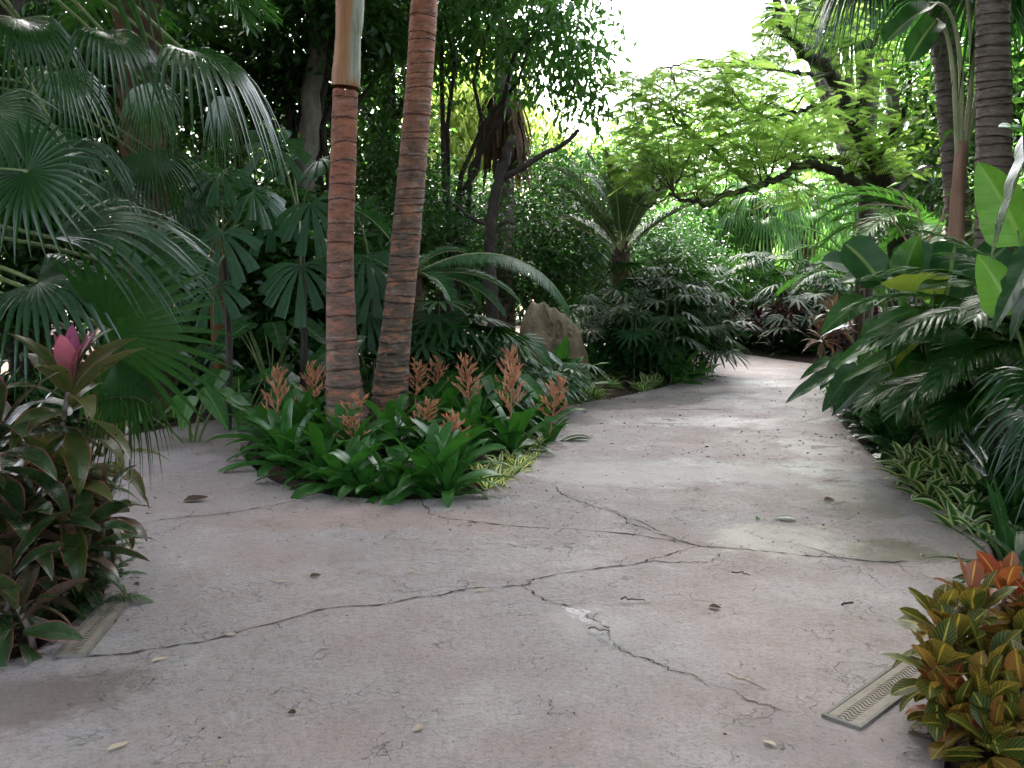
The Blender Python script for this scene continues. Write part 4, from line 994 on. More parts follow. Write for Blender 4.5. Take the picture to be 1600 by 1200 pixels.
# ------------------------------------------------------------------ centre: cycad, rock, ferns
def feather_palm(label, name, loc, cat, fr, mats, tr=None, crown=(0, 0, 0), group=None, boot=None, bark='bark_boot'):
    loc = np.asarray(loc, float); t = thing(name, label, cat, loc, group=group); c = np.asarray(crown, float)
    if tr:
        m = MB(); tube(m, smooth_line([V3(0, 0, -.05), c * .5 + V3(.02, 0, 0), c + V3(0, 0, .05)], 8), np.interp(np.linspace(0, 1, 17), np.linspace(0, 1, len(tr)), tr), 12)
        if boot: boots(m, boot[0], c[2] + .1, tr[-1], boot[1], L=boot[2])
        part('trunk', m, M[bark], t)
    for m in fr:
        o = part('frond', m, mats, t); o.location = c
    return t
fr = [frond(2.0, 130, 30, 98, .27, .0085, ang=80, vee=-.35, ldroop=.12, bf=.06, az=-.30, rr=.012, seg=18, tipf=.3, jit=.015),
      frond(1.25, 84, 8, 62, .18, .006, ang=78, vee=.4, ldroop=.1, bf=.12, az=-.5, rr=.011, seg=16, jit=.02)]
for k in range(9):
    fr.append(frond(rng.uniform(1.0, 1.35), 76, rng.uniform(5, 70), rng.uniform(50, 110), .18, .0065, ang=78, vee=.4, ldroop=.1, bf=.12, az=.5 + k * 2.4, rr=.011, seg=14, jit=.02))
feather_palm('cycad with one long dark frond arching down toward the carved rock', 'cycad', bedY(640, 10.0), 'cycad', fr, [M['cycad'], M['pale_rachis']], tr=[.17, .16, .14], crown=(0, 0, 1.38), boot=(.1, 70, .12))

def rhapis_clump(label, foot, canes, W, H, seed_leaf=4, spread_low=.25, L=.34, mat='rhapis', fing=9):
    """lady palm: thin canes carrying many finger-leaved fans"""
    loc = np.asarray(foot, float); t = thing('lady_palm', label, 'palm', loc, group='clumps of lady palm'); cm = MB(); lv = MB()
    for k in range(canes):
        b = V3(rng.normal(0, W * .32), rng.normal(0, W * .28), -.05); h = H * rng.uniform(.45, 1.0) * (1 - .25 * min(1, abs(b[0]) / W)); tip = b + V3(b[0] * .35 + rng.normal(0, .08), b[1] * .35 + rng.normal(0, .08), h)
        ln = smooth_line([b, (b + tip) / 2 + V3(rng.normal(0, .04), rng.normal(0, .04), 0), tip], 5); tube(cm, ln, .010, 5)
        nl = seed_leaf + 1 + int(rng.integers(0, 4))
        for q in range(nl):
            f = 1 - .80 * (q / nl) ** 1.0; p = b + (tip - b) * f; a = rng.uniform(0, 6.28); e = rng.uniform(.1, .9); pl = rng.uniform(.18, .34)
            d = V3(cos(a) * cos(e), sin(a) * cos(e), sin(e)); Hp = p + d * pl; tube(cm, [p, p + d * pl * .6 + V3(0, 0, .02), Hp], .004, 4, mat=1)
            Aax = V3(cos(a), sin(a), -rng.uniform(.1, .7)); nf = fing + int(rng.integers(-2, 3)); th = np.linspace(-R(105), R(105), nf); B = norm(np.cross(V3(0, 0, 1), Aax)); Nn = norm(np.cross(Aax, B))
            D = norm(Aax)[None] * np.cos(th)[:, None] + B[None] * np.sin(th)[:, None] + Nn[None] * .12
            P, S, N, T = leaf3(np.repeat(Hp[None], nf, 0), D, Nn, L * (1 - .2 * np.abs(th) / 1.9) * rng.uniform(.85, 1.15, nf), 6, rng.uniform(.15, .5))
            strips(lv, P, S, N, np.array([.35, .8, 1, 1, .85, .25])[None] * L * .058 * np.ones((nf, 1)), rng.uniform(0, 1) + rng.normal(0, .05, nf), fold=.28)
    part('canes', cm, [M['cane'], M['rachis']], t); part('leaves', lv, M[mat], t); return t
rhapis_clump('narrow leaved lady palm clump just right of the leaning trunk', bedY(690, 9.7), 12, .75, 1.15, L=.42, fing=11)
rhapis_clump('lady palm clump spilling over the path where it bends out of sight', bedY(1030, 14.3), 38, 1.25, 1.75, L=.36)
rhapis_clump('lady palm clump in front of the dark feather palm trunk', bedY(985, 13.6), 18, 1.0, 1.35, L=.36)
rhapis_clump('tall lady palm thicket on the far side of the path bend', V3(5.5, 19.2, .05), 56, 2.3, 1.95, L=.40)
rhapis_clump('lady palm thicket left of the far thicket, behind the bend', V3(3.9, 20.9, .05), 44, 2.0, 1.7, L=.42)
rhapis_clump('smaller lady palm behind the wine red cordyline', V3(7.2, 21.0, .05), 26, 1.4, 1.5, L=.38)

# carved rock: a slab with rounded top and three worn carvings
def carved_rock():
    loc = bedY(862, 12.6); k = m_per_px(12.6); t = thing('carved_rock', 'weathered tan rock slab with worn carved rings half hidden by ferns', 'rock', loc, .12)
    nx_, nz_ = 90, 90; u = np.linspace(-1, 1, nx_); v = np.linspace(0, 1, nz_); U, V_ = np.meshgrid(u, v)
    outline_x = np.array([-1.25, -1.0, -.97, -.85, -.6, -.35, -.1, .05, .3, .42, .5, .75, .95, 1.1, 1.25]); outline_z = np.array([.3, .78, .95, 1.06, 1.12, 1.12, 1.08, 1.02, 1.0, .96, .9, .83, .70, .5, .2])
    x = U * 1.22; top = .95 * np.convolve(np.pad(np.interp(u * 1.22, outline_x, outline_z), 6, 'edge'), np.ones(13) / 13, 'valid')[None, :] + .02 * np.sin(x * 17); z = V_ * top
    depth = .26 * np.clip(1 - np.abs(U) ** 3.2, 0, 1) ** .5 * np.clip(1 - V_ ** 6, 0, 1) ** .5
    bumpy = .035 * np.sin(x * 5 + z * 3) * np.cos(z * 6) + .02 * np.sin(x * 13 + 2) * np.sin(z * 11) + rng.normal(0, .004, x.shape)
    carve = np.zeros_like(x)
    for cx, cz, r1, r2, amp in ((.12, .70, .10, .0, 1), (.52, .74, .13, .06, 1), (-.14, .70, .075, .0, .8)):
        d = np.hypot(x - cx, z - cz); carve += np.exp(-((d - r1) / .030) ** 2) * amp
        if r2: carve += np.exp(-((d - r2) / .022) ** 2) * .7
        else: carve += np.exp(-(d / .035) ** 2) * .9
    crack_ = np.exp(-((x - (-.15 + .25 * np.sin(z * 4))) / .02) ** 2) * (z > .85); 
    y = -(depth + bumpy * (depth > .03)) + carve * .06 + crack_ * .05
    sx = .40
    Vf = np.stack([x * sx, y, z], -1).reshape(-1, 3); Vb = np.stack([x * sx, depth * .8 + .02 + np.abs(bumpy), z], -1).reshape(-1, 3)
    q = (np.arange(nz_ - 1)[:, None] * nx_ + np.arange(nx_ - 1)).ravel(); Q = np.stack([q, q + 1, q + nx_ + 1, q + nx_], -1)
    m = MB(); m.add(Vf, np.zeros((nx_ * nz_, 3)), Q=Q); m.add(Vb, np.zeros((nx_ * nz_, 3)), Q=Q[:, ::-1])
    part('slab', m, M['rock'], t)
M['rock'] = stonemat('tan_stone', (.16, .115, .072), (.27, .205, .135), (.07, .05, .036), 3.0, .85, .5)
carved_rock()

def nest_fern(label, foot, n, L, W, mat='nest', wave=.10, el=(18, 80)):
    loc = np.asarray(foot, float); m = MB(); rosette(m, n, L, W, el=el, droop=(15, 65), kind='nest', fold=.2, seg=12, cols=5, wave=wave, rise=.04, roll=.2)
    t = thing('nest_fern', label, 'fern', loc, group='nest ferns below the carved rock'); part('fronds', m, M[mat], t)
nest_fern('bright green nest fern standing in front of the carved rock', bedY(872, 11.7), 24, .74, .065)
nest_fern('crinkly dark nest fern at the bend of the path', bedY(1052, 13.3), 26, .68, .075, 'aroid', .22)
nest_fern('nest fern hanging toward the path right of the crinkly one', bedY(1085, 14.0), 16, .55, .06, 'aroid', .2)
nest_fern('dull nest fern in the shade left of the crinkly one', bedY(985, 13.2), 18, .60, .06, 'aroid_dark', .12)
nest_fern('dark nest fern right beside the carved rock', bedY(930, 13.0), 18, .62, .06, 'aroid_dark', .1)
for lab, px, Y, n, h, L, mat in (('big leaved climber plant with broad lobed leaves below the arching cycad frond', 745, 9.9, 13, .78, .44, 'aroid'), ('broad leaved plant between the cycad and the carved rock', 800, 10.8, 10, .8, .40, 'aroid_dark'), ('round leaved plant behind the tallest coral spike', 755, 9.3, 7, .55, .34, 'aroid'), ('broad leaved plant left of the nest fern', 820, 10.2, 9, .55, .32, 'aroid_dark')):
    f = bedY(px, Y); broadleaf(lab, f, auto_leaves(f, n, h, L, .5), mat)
# grey cut-leaved plants: each leaf a fan of fingers
def cutleaf(label, foot, n, h, L):
    loc = np.asarray(foot, float); t = thing('cut_leaf_plant', label, 'plant', loc); 
    for k in range(n):
        a = k * 2.4 + rng.uniform(0, .4); Hp = V3(cos(a) * .28 * rng.uniform(.4, 1), sin(a) * .28 * rng.uniform(.4, 1), h * rng.uniform(.5, 1)); m = MB(); nf = 11; th = np.linspace(-R(140), R(140), nf); Aax = norm(V3(cos(a), sin(a), -.35)); B = norm(np.cross(V3(0, 0, 1), Aax)); Nn = np.cross(Aax, B)
        D = Aax * np.cos(th)[:, None] + B * np.sin(th)[:, None]; P, S, N, T = leaf3(np.repeat(Hp[None], nf, 0), D, Nn, L * (1 - .3 * np.abs(th) / 2.4), 6, .25)
        strips(m, P, S, N, np.array([.6, .8, 1, .9, .7, .1])[None] * L * .07 * np.ones((nf, 1)), rng.uniform(0, 1, nf), fold=.2); o = part('leaf', m, M['cutleaf'], t); s = MB(); stalk(s, V3(0, 0, 0), Hp, .009, .005, .15); part('stalk', s, M['rachis'], o)
cutleaf('grey green cut leaved plant at the right rear of the bromeliad bed', bed(855, 640), 14, .55, .28)
cutleaf('grey green cut leaved plant near the front of the nest fern', bed(885, 622), 12, .5, .26)

# grey green feather palm (upright fronds)
fr = []
for k in range(26):
    e = 88 - 55 * (k / 26) + rng.normal(0, 4); fr.append(frond(rng.uniform(1.5, 1.95), 62, e, rng.uniform(25, 62), .30, .0085, ang=52, vee=.30, ldroop=.12, bf=.22, az=k * 2.4 + .8, rr=.014, seg=13, tipf=.35, jit=.07))
feather_palm('grey green feather palm with a short dark shaggy trunk in the middle distance', 'feather_palm', bedY(968, 15.2), 'palm', fr, [M['phoenix'], M['pale_rachis']], tr=[.15, .14, .125], crown=(0, 0, 1.72), boot=(.2, 80, .17))

# ------------------------------------------------------------------ trees
def px_blobs(bl):
    out = []
    for px, py, rx, ry, Y, dr in bl:
        k = m_per_px(Y); out.append((at(px, py, Y), V3(rx * k, dr, ry * k)))
    return out
def tree(label, foot, blobs, K, per, L, W, mat, bark='bark_dark', r0=.16, nl=9, droop=.4, spread=.28, name='tree', cat='tree', group=None, wr=None, flat=.8, trunk_pts=None, lim=True):
    loc = np.asarray(foot, float); t = thing(name, label, cat, loc, group=group)
    bl = [(np.asarray(c) - loc, r) for c, r in blobs]; C, od = blob_points(bl, K)
    m = MB(); top = np.mean([c for c, r in bl], 0)
    if lim:
        idx = rng.choice(len(C), min(nl, len(C)), replace=False); tips = [top] + [C[i] for i in idx]
        limbs(m, V3(0, 0, -.1), tips, r0)
    if trunk_pts is not None:
        for pts, ra, rb in trunk_pts:
            ln = smooth_line(np.asarray(pts) - loc, 6); tube(m, ln + rng.normal(0, ra * .12, ln.shape), np.linspace(ra, rb, len(ln)), 9)
    part('trunk', m, M[bark], t)
    cm = MB(); leafspray(cm, C, spread, per, L, W, droop, outward=od * .5, flat=flat); part('crown', cm, M[mat], t); return t
# dark twisting tree
Yd = 13.2
tree('dark twisting trunk with one bare branch reaching up to the right', bedY(772, Yd), px_blobs([(690, 325, 60, 45, 14, .8), (640, 330, 60, 60, 14, .8), (830, 340, 60, 45, 14.5, .8), (740, 350, 70, 50, 14.6, .6)]), 230, 14, .11, .018, 'shrub', nl=5, r0=.05, lim=False, trunk_pts=[
    ([at(772, 560, Yd), at(768, 480, Yd), at(765, 405, Yd), at(767, 345, Yd), at(779, 285, Yd), at(792, 240, Yd), at(800, 215, Yd)], .10, .055), ([at(780, 282, Yd), at(815, 262, Yd), at(850, 240, Yd), at(876, 228, Yd), at(905, 203, Yd)], .045, .028),
    ([at(766, 352, Yd), at(745, 345, Yd), at(728, 335, Yd), at(716, 322, Yd), at(703, 317, Yd)], .032, .018), ([at(768, 372, Yd), at(780, 355, Yd), at(792, 346, Yd), at(803, 350, Yd)], .03, .016), ([at(770, 420, Yd), at(755, 400, Yd), at(740, 395, Yd)], .03, .014)])
# palm with a skirt of dead fronds
def skirt_palm():
    Yk = 16.5; loc = bedY(788, Yk); t = thing('skirted_palm', 'tall palm with a brown skirt of dead fronds hanging round its trunk', 'palm', loc); c = at(787, 40, Yk) - loc
    m = MB(); ringed_trunk(m, [V3(0, 0, 0), V3(0, 0, 3), c], [.20, .17, .15], .12, 14); part('trunk', m, M['trunk_grey'], t)
    z1, z0 = (at(790, 135, Yk) - loc)[2], (at(790, 275, Yk) - loc)[2]
    m = MB(); n = 110; z = rng.uniform(z0 + .5, z1, n); az = rng.uniform(0, 6.28, n); b = np.stack([np.cos(az) * .13, np.sin(az) * .13, z], -1)
    P, S, N, T = curves(b, az, R(-35), rng.uniform(.6, 1.0, n), R(50), 6, .5); strips(m, P, S, N, np.array([.6, .9, 1, 1, .8, .3])[None] * .045 * np.ones((n, 1)), rng.uniform(0, 1, n), fold=.4); part('dead_frond_skirt', m, M['dead'], t)
    for k in range(14):
        f = frond(1.9, 44, rng.uniform(10, 75), rng.uniform(60, 110), .5, .02, ang=60, vee=.1, ldroop=.5, az=k * 2.4, rr=.02); o = part('frond', f, [M['canopy'], M['rachis']], t); o.location = c
skirt_palm()
tree('leafy tree with drooping twigs hanging against the bright sky above the skirted palm', bedY(700, 15.4), px_blobs([(770, 20, 110, 80, 14.5, 1.3), (850, 90, 85, 70, 14.2, 1.1), (715, 70, 70, 80, 15, 1.1), (900, 30, 52, 110, 13.8, .8), (760, -70, 110, 70, 14, 1.6), (925, 110, 24, 70, 13.8, .4), (900, 170, 40, 30, 14, .4)]), 430, 14, .16, .032, 'canopy_mid', r0=.11, nl=4, droop=.9, spread=.17)
tree('yellow green weeping tree glowing in the sun behind the leaning trunk', bedY(745, 23), px_blobs([(745, 165, 60, 45, 23, 1.2), (715, 215, 45, 50, 22.6, 1), (790, 180, 50, 50, 23, 1.2), (840, 215, 40, 40, 23.2, 1), (740, 235, 30, 40, 22.6, .7), (690, 160, 40, 40, 23, 1)]), 520, 16, .26, .034, 'weep', droop=1.8, spread=.22, flat=2.2, r0=.12, nl=8)
th = [('small leaved dark thicket tree behind the two ringed trunks', 640, 16.4, [(600, 330, 80, 90, 16.2, 1), (640, 290, 60, 70, 16.4, 1), (640, 420, 90, 90, 16, 1)], 'shrub'),
      ('small leaved thicket tree between the leaning trunk and the dark twisting tree', 715, 17, [(710, 350, 80, 65, 17, 1), (750, 335, 60, 55, 17.5, 1), (700, 440, 90, 80, 16.6, 1)], 'shrub_grey'),
      ('small leaved thicket tree behind the carved rock', 850, 17.5, [(850, 320, 70, 70, 17.4, 1), (890, 380, 70, 70, 17, 1), (820, 430, 80, 70, 16.8, 1), (850, 260, 50, 40, 18, .8)], 'shrub'),
      ('bushy tree right behind the grey green feather palm', 930, 19, [(930, 290, 70, 60, 19, 1), (980, 400, 80, 90, 18.4, 1), (900, 440, 70, 70, 18, 1), (1040, 420, 60, 60, 18.5, 1)], 'shrub'),
      ('round bush left of the far lady palm thicket', 1085, 21.5, [(1075, 420, 60, 50, 21, 1), (1050, 370, 50, 50, 22, 1), (1110, 470, 50, 50, 21, .8)], 'shrub')]
for lab, px, Y, bl, mt in th: tree(lab, bedY(px, Y), px_blobs(bl), 620, 16, .13, .026, mt, r0=.06, nl=10, spread=.22, name='bushy_tree')

# dark canopy on the left
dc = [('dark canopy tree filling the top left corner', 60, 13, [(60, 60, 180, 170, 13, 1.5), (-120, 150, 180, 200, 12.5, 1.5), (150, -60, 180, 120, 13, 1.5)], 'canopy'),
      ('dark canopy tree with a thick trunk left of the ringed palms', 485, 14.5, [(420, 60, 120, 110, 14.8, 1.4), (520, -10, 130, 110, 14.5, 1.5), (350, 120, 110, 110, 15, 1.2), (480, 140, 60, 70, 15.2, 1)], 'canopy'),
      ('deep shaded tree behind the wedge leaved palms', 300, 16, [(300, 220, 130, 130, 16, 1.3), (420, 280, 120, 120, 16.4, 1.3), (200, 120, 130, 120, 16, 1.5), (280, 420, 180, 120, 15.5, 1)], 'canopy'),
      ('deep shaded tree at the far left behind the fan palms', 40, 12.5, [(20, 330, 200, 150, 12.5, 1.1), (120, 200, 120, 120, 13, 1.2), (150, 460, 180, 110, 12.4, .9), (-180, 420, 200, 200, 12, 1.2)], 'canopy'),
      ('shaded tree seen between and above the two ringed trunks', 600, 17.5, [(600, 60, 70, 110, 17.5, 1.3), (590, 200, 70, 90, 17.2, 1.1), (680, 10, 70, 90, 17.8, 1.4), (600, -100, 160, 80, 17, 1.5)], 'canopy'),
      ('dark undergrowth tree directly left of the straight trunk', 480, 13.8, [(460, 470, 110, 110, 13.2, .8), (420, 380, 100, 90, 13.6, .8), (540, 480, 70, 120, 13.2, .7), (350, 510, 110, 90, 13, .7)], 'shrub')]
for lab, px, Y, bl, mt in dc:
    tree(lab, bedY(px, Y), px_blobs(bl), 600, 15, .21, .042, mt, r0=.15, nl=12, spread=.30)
t = tree('leaning grey trunk under the dark canopy left of the ringed palms', bedY(478, 14.0), px_blobs([(500, -20, 90, 60, 14, 1), (560, 40, 40, 60, 14, .8)]), 120, 14, .18, .036, 'canopy', bark='bark_grey', lim=False, trunk_pts=[([at(474, 560, 14), at(478, 300, 14), at(484, 180, 14), at(494, 90, 14), at(505, 10, 14), at(512, -60, 14)], .16, .11)])
m = MB(); loc = bedY(345, 11.6); tube(m, [V3(0, 0, 0), V3(0, 0, 1.0), V3(.01, 0, 1.5), V3(.02, 0, 1.9)], [.10, .095, .09, .08], 14)
t = thing('orange_palm', 'palm with a smooth orange trunk deep in the shade', 'palm', loc); part('trunk', m, M['bark_orange'], t)
for k in range(8):
    f = frond(1.7, 32, rng.uniform(20, 70), rng.uniform(60, 100), .45, .02, az=k * 2.4, rr=.016, ldroop=.4); o = part('frond', f, [M['areca'], M['rachis']], t); o.location = V3(.02, 0, 1.85)
m = MB(); loc = bedY(240, 9.8); t = thing('shaggy_palm', 'palm with a pinkish brown shaggy trunk behind the hanging fan leaves', 'palm', loc)
tube(m, [V3(0, 0, 0), V3(0, 0, 2.0), V3(0, 0, 4.2)], [.18, .19, .18], 14); boots(m, .3, 4.3, .20, 150, L=.20); part('trunk', m, M['shaggy'] if 'shaggy' in M else M['dead'], t)
for k in range(9):
    f = frond(1.8, 32, rng.uniform(10, 70), rng.uniform(60, 100), .45, .02, az=k * 2.4, rr=.016, ldroop=.4); o = part('frond', f, [M['areca'], M['rachis']], t); o.location = V3(0, 0, 4.2)
# ------------------------------------------------------------------ feathery leaved tree with dark limbs
def legume_tree():
    Yl = 14.5; loc = bedY(1408, 14.5); t = thing('feathery_tree', 'bright green feathery leaved tree with sinuous dark limbs reaching over the path bend', 'tree', loc)
    m = MB(); B = lambda pts, ra, rb, dy=0.0: branches.append(([at(x, y, Yl + dy * i / max(1, len(pts) - 1)) for i, (x, y) in enumerate(pts)], ra, rb)); branches = []
    B([(1405, 560), (1408, 440), (1405, 340), (1398, 305)], .20, .15)
    B([(1400, 312), (1370, 300), (1335, 288), (1300, 268), (1262, 256), (1222, 274), (1180, 292), (1140, 305), (1105, 318), (1075, 312), (1045, 300)], .085, .018, -2.0)
    B([(1398, 308), (1362, 280), (1325, 255), (1290, 246), (1232, 246), (1190, 250), (1150, 256)], .075, .018, .8)
    B([(1392, 300), (1362, 245), (1335, 195), (1315, 150), (1292, 108), (1258, 88), (1232, 55), (1216, 10), (1212, -40)], .12, .055, .6)
    B([(1300, 115), (1262, 118), (1215, 108), (1180, 98), (1135, 102), (1080, 95), (1050, 104)], .04, .012, -1.2)
    B([(1318, 160), (1270, 168), (1232, 178), (1190, 180), (1150, 150), (1120, 110)], .04, .012, -.8)
    B([(1190, 180), (1165, 205), (1130, 212), (1105, 235), (1098, 262), (1060, 285), (1020, 295)], .03, .010, -.6)
    B([(1180, 292), (1150, 268), (1112, 232), (1075, 205), (1040, 175), (1000, 150), (975, 140)], .035, .010, -.8)
    B([(1140, 305), (1090, 300), (1050, 305), (1015, 322), (985, 318)], .025, .009, -.5)
    B([(1370, 250), (1400, 200), (1420, 150), (1415, 90)], .05, .02, -.5)
    B([(1398, 300), (1430, 270), (1470, 255)], .06, .02, .6)
    B([(1335, 195), (1350, 120), (1372, 50), (1360, -20)], .05, .025, .4)
    tips = []
    for pts, ra, rb in branches:
        ln = smooth_line(np.array(pts) - loc, 6); ln[1:] += rng.normal(0, .018, ln[1:].shape); tube(m, ln, np.linspace(ra, rb, len(ln)), 9); tips.append(ln)
    # leaf sprays: bipinnate leaves in flat layers
    bl = px_blobs([(1000, 128, 60, 34, 13.6, 1.0), (1085, 122, 80, 30, 13.8, 1.2), (1060, 150, 95, 45, 13.6, 1.4), (1000, 185, 50, 45, 13.4, 1.0), (1040, 240, 70, 50, 13.4, 1.2), (1120, 200, 90, 60, 13.6, 1.4), (1190, 235, 80, 55, 13.8, 1.4), (1150, 140, 70, 40, 14, 1.4), (1250, 175, 70, 60, 14.2, 1.3), (1100, 285, 80, 32, 13.2, 1), (1240, 300, 70, 22, 14, 1), (1330, 210, 70, 70, 14.4, 1.2), (1400, 230, 60, 50, 14.4, 1), (1215, 60, 50, 60, 14.8, .9), (1290, 30, 60, 60, 14.8, .9), (1180, 90, 40, 40, 14.6, .9), (1360, 90, 60, 60, 14.8, .9), (1440, 160, 40, 60, 14, .8), (1000, 260, 40, 40, 13.6, .7)])
    C, od = blob_points([(c - loc, r) for c, r in bl], 1300); n = len(C); per = 2
    allc = np.concatenate(tips)
    for c in C[::5]:
        dd_ = np.linalg.norm(allc - c, axis=1); q = allc[np.argmin(dd_)]
        if 0.15 < dd_.min() < 1.3: mid = (q + c) / 2 + V3(0, 0, .06) + rng.normal(0, .05, 3); tube(m, [q, mid, c], [.010, .007, .004], 4)
    part('trunk', m, M['bark_dark'], t)
    lv = MB(); C2 = np.repeat(C, 2, 0) + rng.normal(0, .07, (n * 2, 3)); a = rng.uniform(0, 6.28, n * 2); D = np.stack([np.cos(a), np.sin(a), rng.normal(-.15, .2, n * 2)], -1); D = norm(D); LL = rng.uniform(.22, .38, n * 2); U = norm(V3(0, 0, 1) + rng.normal(0, .25, (n * 2, 3)))
    S = norm(np.cross(D, U)); rd = rng.uniform(0, 1, n * 2)
    for k in range(11):
        f = .10 + k * .082; pl = .105 * (1 - abs(f - .5) * .7)
        for sg in (-1, 1):
            b = C2 + D * (LL * f)[:, None] - V3(0, 0, .10) * (f * f * LL)[:, None]; d2 = D * .45 + sg * S
            P, S3, N3, T3 = leaf3(b, d2, U, pl * rng.uniform(.8, 1.2, n * 2), 3, .18); strips(lv, P, S3, N3, np.array([.6, 1, .25])[None] * .0082 * np.ones((n * 2, 1)), rd, fold=.2, cols=2)
    part('crown', lv, M['legume'], t)
legume_tree()

# ------------------------------------------------------------------ ringed palms at right
def slim_palm(label, px, Y, widths, ring, fr, mat='trunk_grey', frmat='canopy', name='palm_tree', fans=None, top=None):
    pts = np.array([at(x, y, Y) for x, y in px]); loc = V3(pts[0][0], pts[0][1], bed_z(pts[0][0], pts[0][1])); p = pts - loc; p = np.concatenate([V3(p[0][0], p[0][1], -.05)[None], p]); k = m_per_px(Y)
    if top: p = np.concatenate([p, (p[-1] + V3(0, 0, top))[None]]); widths = list(widths) + [widths[-1]]
    t = thing(name, label, 'palm', loc); m = MB(); ringed_trunk(m, p, np.array([widths[0]] + list(widths)) * k / 2, ring, 22, lip=.07); part('trunk', m, M[mat], t)
    for f in fr: o = part('frond', f, [M[frmat], M['rachis']], t); o.location = p[-1]
    return t, p[-1], loc
rf = lambda n, L=2.2, e=(15, 75): [frond(L, 34, rng.uniform(*e), rng.uniform(50, 100), .5, .022, az=k * 2.4, rr=.02, ldroop=.4) for k in range(n)]
slim_palm('straight grey brown ringed palm trunk rising behind the big elephant ear leaves', [(1552, 620), (1552, 370), (1553, 180), (1553, 0)], 8.8, [56, 54, 50, 46], .085, rf(10, 2.4, (45, 75)), top=2.2)
t_, c_, l_ = slim_palm('slightly leaning dark ringed palm trunk left of the straight grey brown one', [(1504, 620), (1498, 370), (1490, 250), (1482, 130), (1472, 30)], 10.2, [42, 38, 36, 38, 40], .085, [], top=.4)
for k in range(12):
    a = k * 2.4; e = rng.uniform(-.5, .7); d = V3(cos(a) * cos(e), sin(a) * cos(e), sin(e)); H = c_ + d * .75; m = MB(); fan_leaf(m, H, d + V3(0, 0, -.4), (-d[0] * .5, -d[1] * .5, 1), .75, 30, 110, droop=.6, costa=.3); o = part('fan_leaf', m, M['fan'], t_); s = MB(); stalk(s, c_, H, .014, .01, .1); part('stalk', s, M['rachis'], o)
t_, c_, l_ = slim_palm('thin distant palm trunk crossing the white sky right of the feathery tree', [(1400, 420), (1398, 240), (1392, 130), (1376, 30), (1366, -40)], 17, [22, 20, 19, 18, 18], .12, [], mat='trunk_grey')
for k in range(13):
    a = k * 2.4; e = rng.uniform(-.9, .7); d = V3(cos(a) * cos(e), sin(a) * cos(e), sin(e)); H = c_ + d * .9; m = MB(); fan_leaf(m, H, d + V3(0, 0, -.4), (-d[0] * .5, -d[1] * .5, 1), .95, 26, 110, droop=.5, costa=.3); o = part('fan_leaf', m, M['fan'], t_); s = MB(); stalk(s, c_, H, .016, .01, .1); part('stalk', s, M['rachis'], o)
loc = bedY(1345, 15.6); t = thing('fan_palm', 'fan palm with dark rounded fans hanging in front of the bright sky at upper right', 'palm', loc); m = MB(); c = at(1345, -60, 15.6) - loc; tube(m, [V3(0, 0, -.1), c * .5 + V3(.1, 0, 0), c], [.16, .13, .12], 12); part('trunk', m, M['bark_dark'], t)
for H, A, N, r in ((at(1325, 25, 15.2), (.05, -.2, -1), (.1, -.9, .2), .85), (at(1225, 20, 15.6), (-.4, -.2, -1), (.2, -.9, .3), .6), (at(1400, 10, 15.4), (.5, -.2, -.8), (-.1, -.9, .3), .7), (at(1290, -50, 15.2), (-.7, -.3, -.6), (0, -.7, .7), .8)):
    H = np.asarray(H) - loc; m = MB(); fan_leaf(m, H, A, N, r, 30, 100, droop=.3, costa=.3); o = part('fan_leaf', m, M['fan'], t); s = MB(); stalk(s, c, H, .018, .01, .1); part('stalk', s, M['rachis'], o)
# paddle leaved plant with tall pale stalks and a torn leaf
loc = bedY(1497, 9.4); t = thing('paddle_plant', 'tall paddle leaved plant with pinkish stem, pale leaf stalks and a torn leaf tip', 'plant', loc); Yq = 9.2
m = MB(); tube(m, smooth_line(np.array([at(1492, 620, Yq), at(1492, 460, Yq), at(1494, 380, Yq), at(1497, 300, Yq), at(1503, 220, Yq)]) - loc, 5), np.linspace(.10, .05, 21), 12); part('stem', m, M['stem_pink'], t)
for pts, bl in (([(1500, 300), (1512, 180), (1524, 60), (1530, -60)], None), ([(1498, 290), (1502, 150), (1496, 60), (1478, 12), (1450, 5)], ((1462, 6), (-.9, -.2, -.35), (.2, -.3, 1), .55, .22)), ([(1497, 250), (1490, 120), (1478, 50), (1462, 30)], ((1464, 32), (-.7, -.3, -.6), (.3, -.4, .8), .42, .2)), ([(1502, 280), (1518, 120), (1512, 0), (1505, -80)], None), ([(1503, 260), (1530, 120), (1536, -60)], None)):
    m = MB(); ln = smooth_line(np.array([at(x, y, Yq) for x, y in pts]) - loc, 6); tube(m, ln, np.linspace(.028, .012, len(ln)), 7); o = part('leaf_stalk', m, M['pale_rachis'], t)
    if bl: m = MB(); blade_leaf(m, at(*bl[0], Yq) - loc, bl[1], bl[2], bl[3], bl[4] * .6, 'oblong', .35, .35, .12, 2, cup=.1); part('blade', m, M['banana'], o)
    else:
        m = MB(); blade_leaf(m, ln[-1], (rng.normal(0, .6), -.3, .5), (0, -.6, .8), 1.5, .3, 'oblong', .5, .2, .08, 2); part('blade', m, M['banana'], o)

k = 0
while k < 26:
    p = V3(rng.uniform(2.2, 6.4), rng.uniform(16.0, 22.5), .08); d, i_ = poly_dist(p[None, :2], OUT)
    if i_[0] or d[0] < .12 or d[0] > .9 or p[1] - 17.4 < (4.7 - p[0]) * 1.2: continue
    o = solo('ground_plant', dk[k % 3], None, 'dark low plant at the far kerb where the path bends away', 'plant', 'dark low plants along the far kerb', loc=p); o.rotation_euler = (0, 0, rng.uniform(0, 6)); s = rng.uniform(1.0, 1.6); o.scale = (s, s, s); k += 1
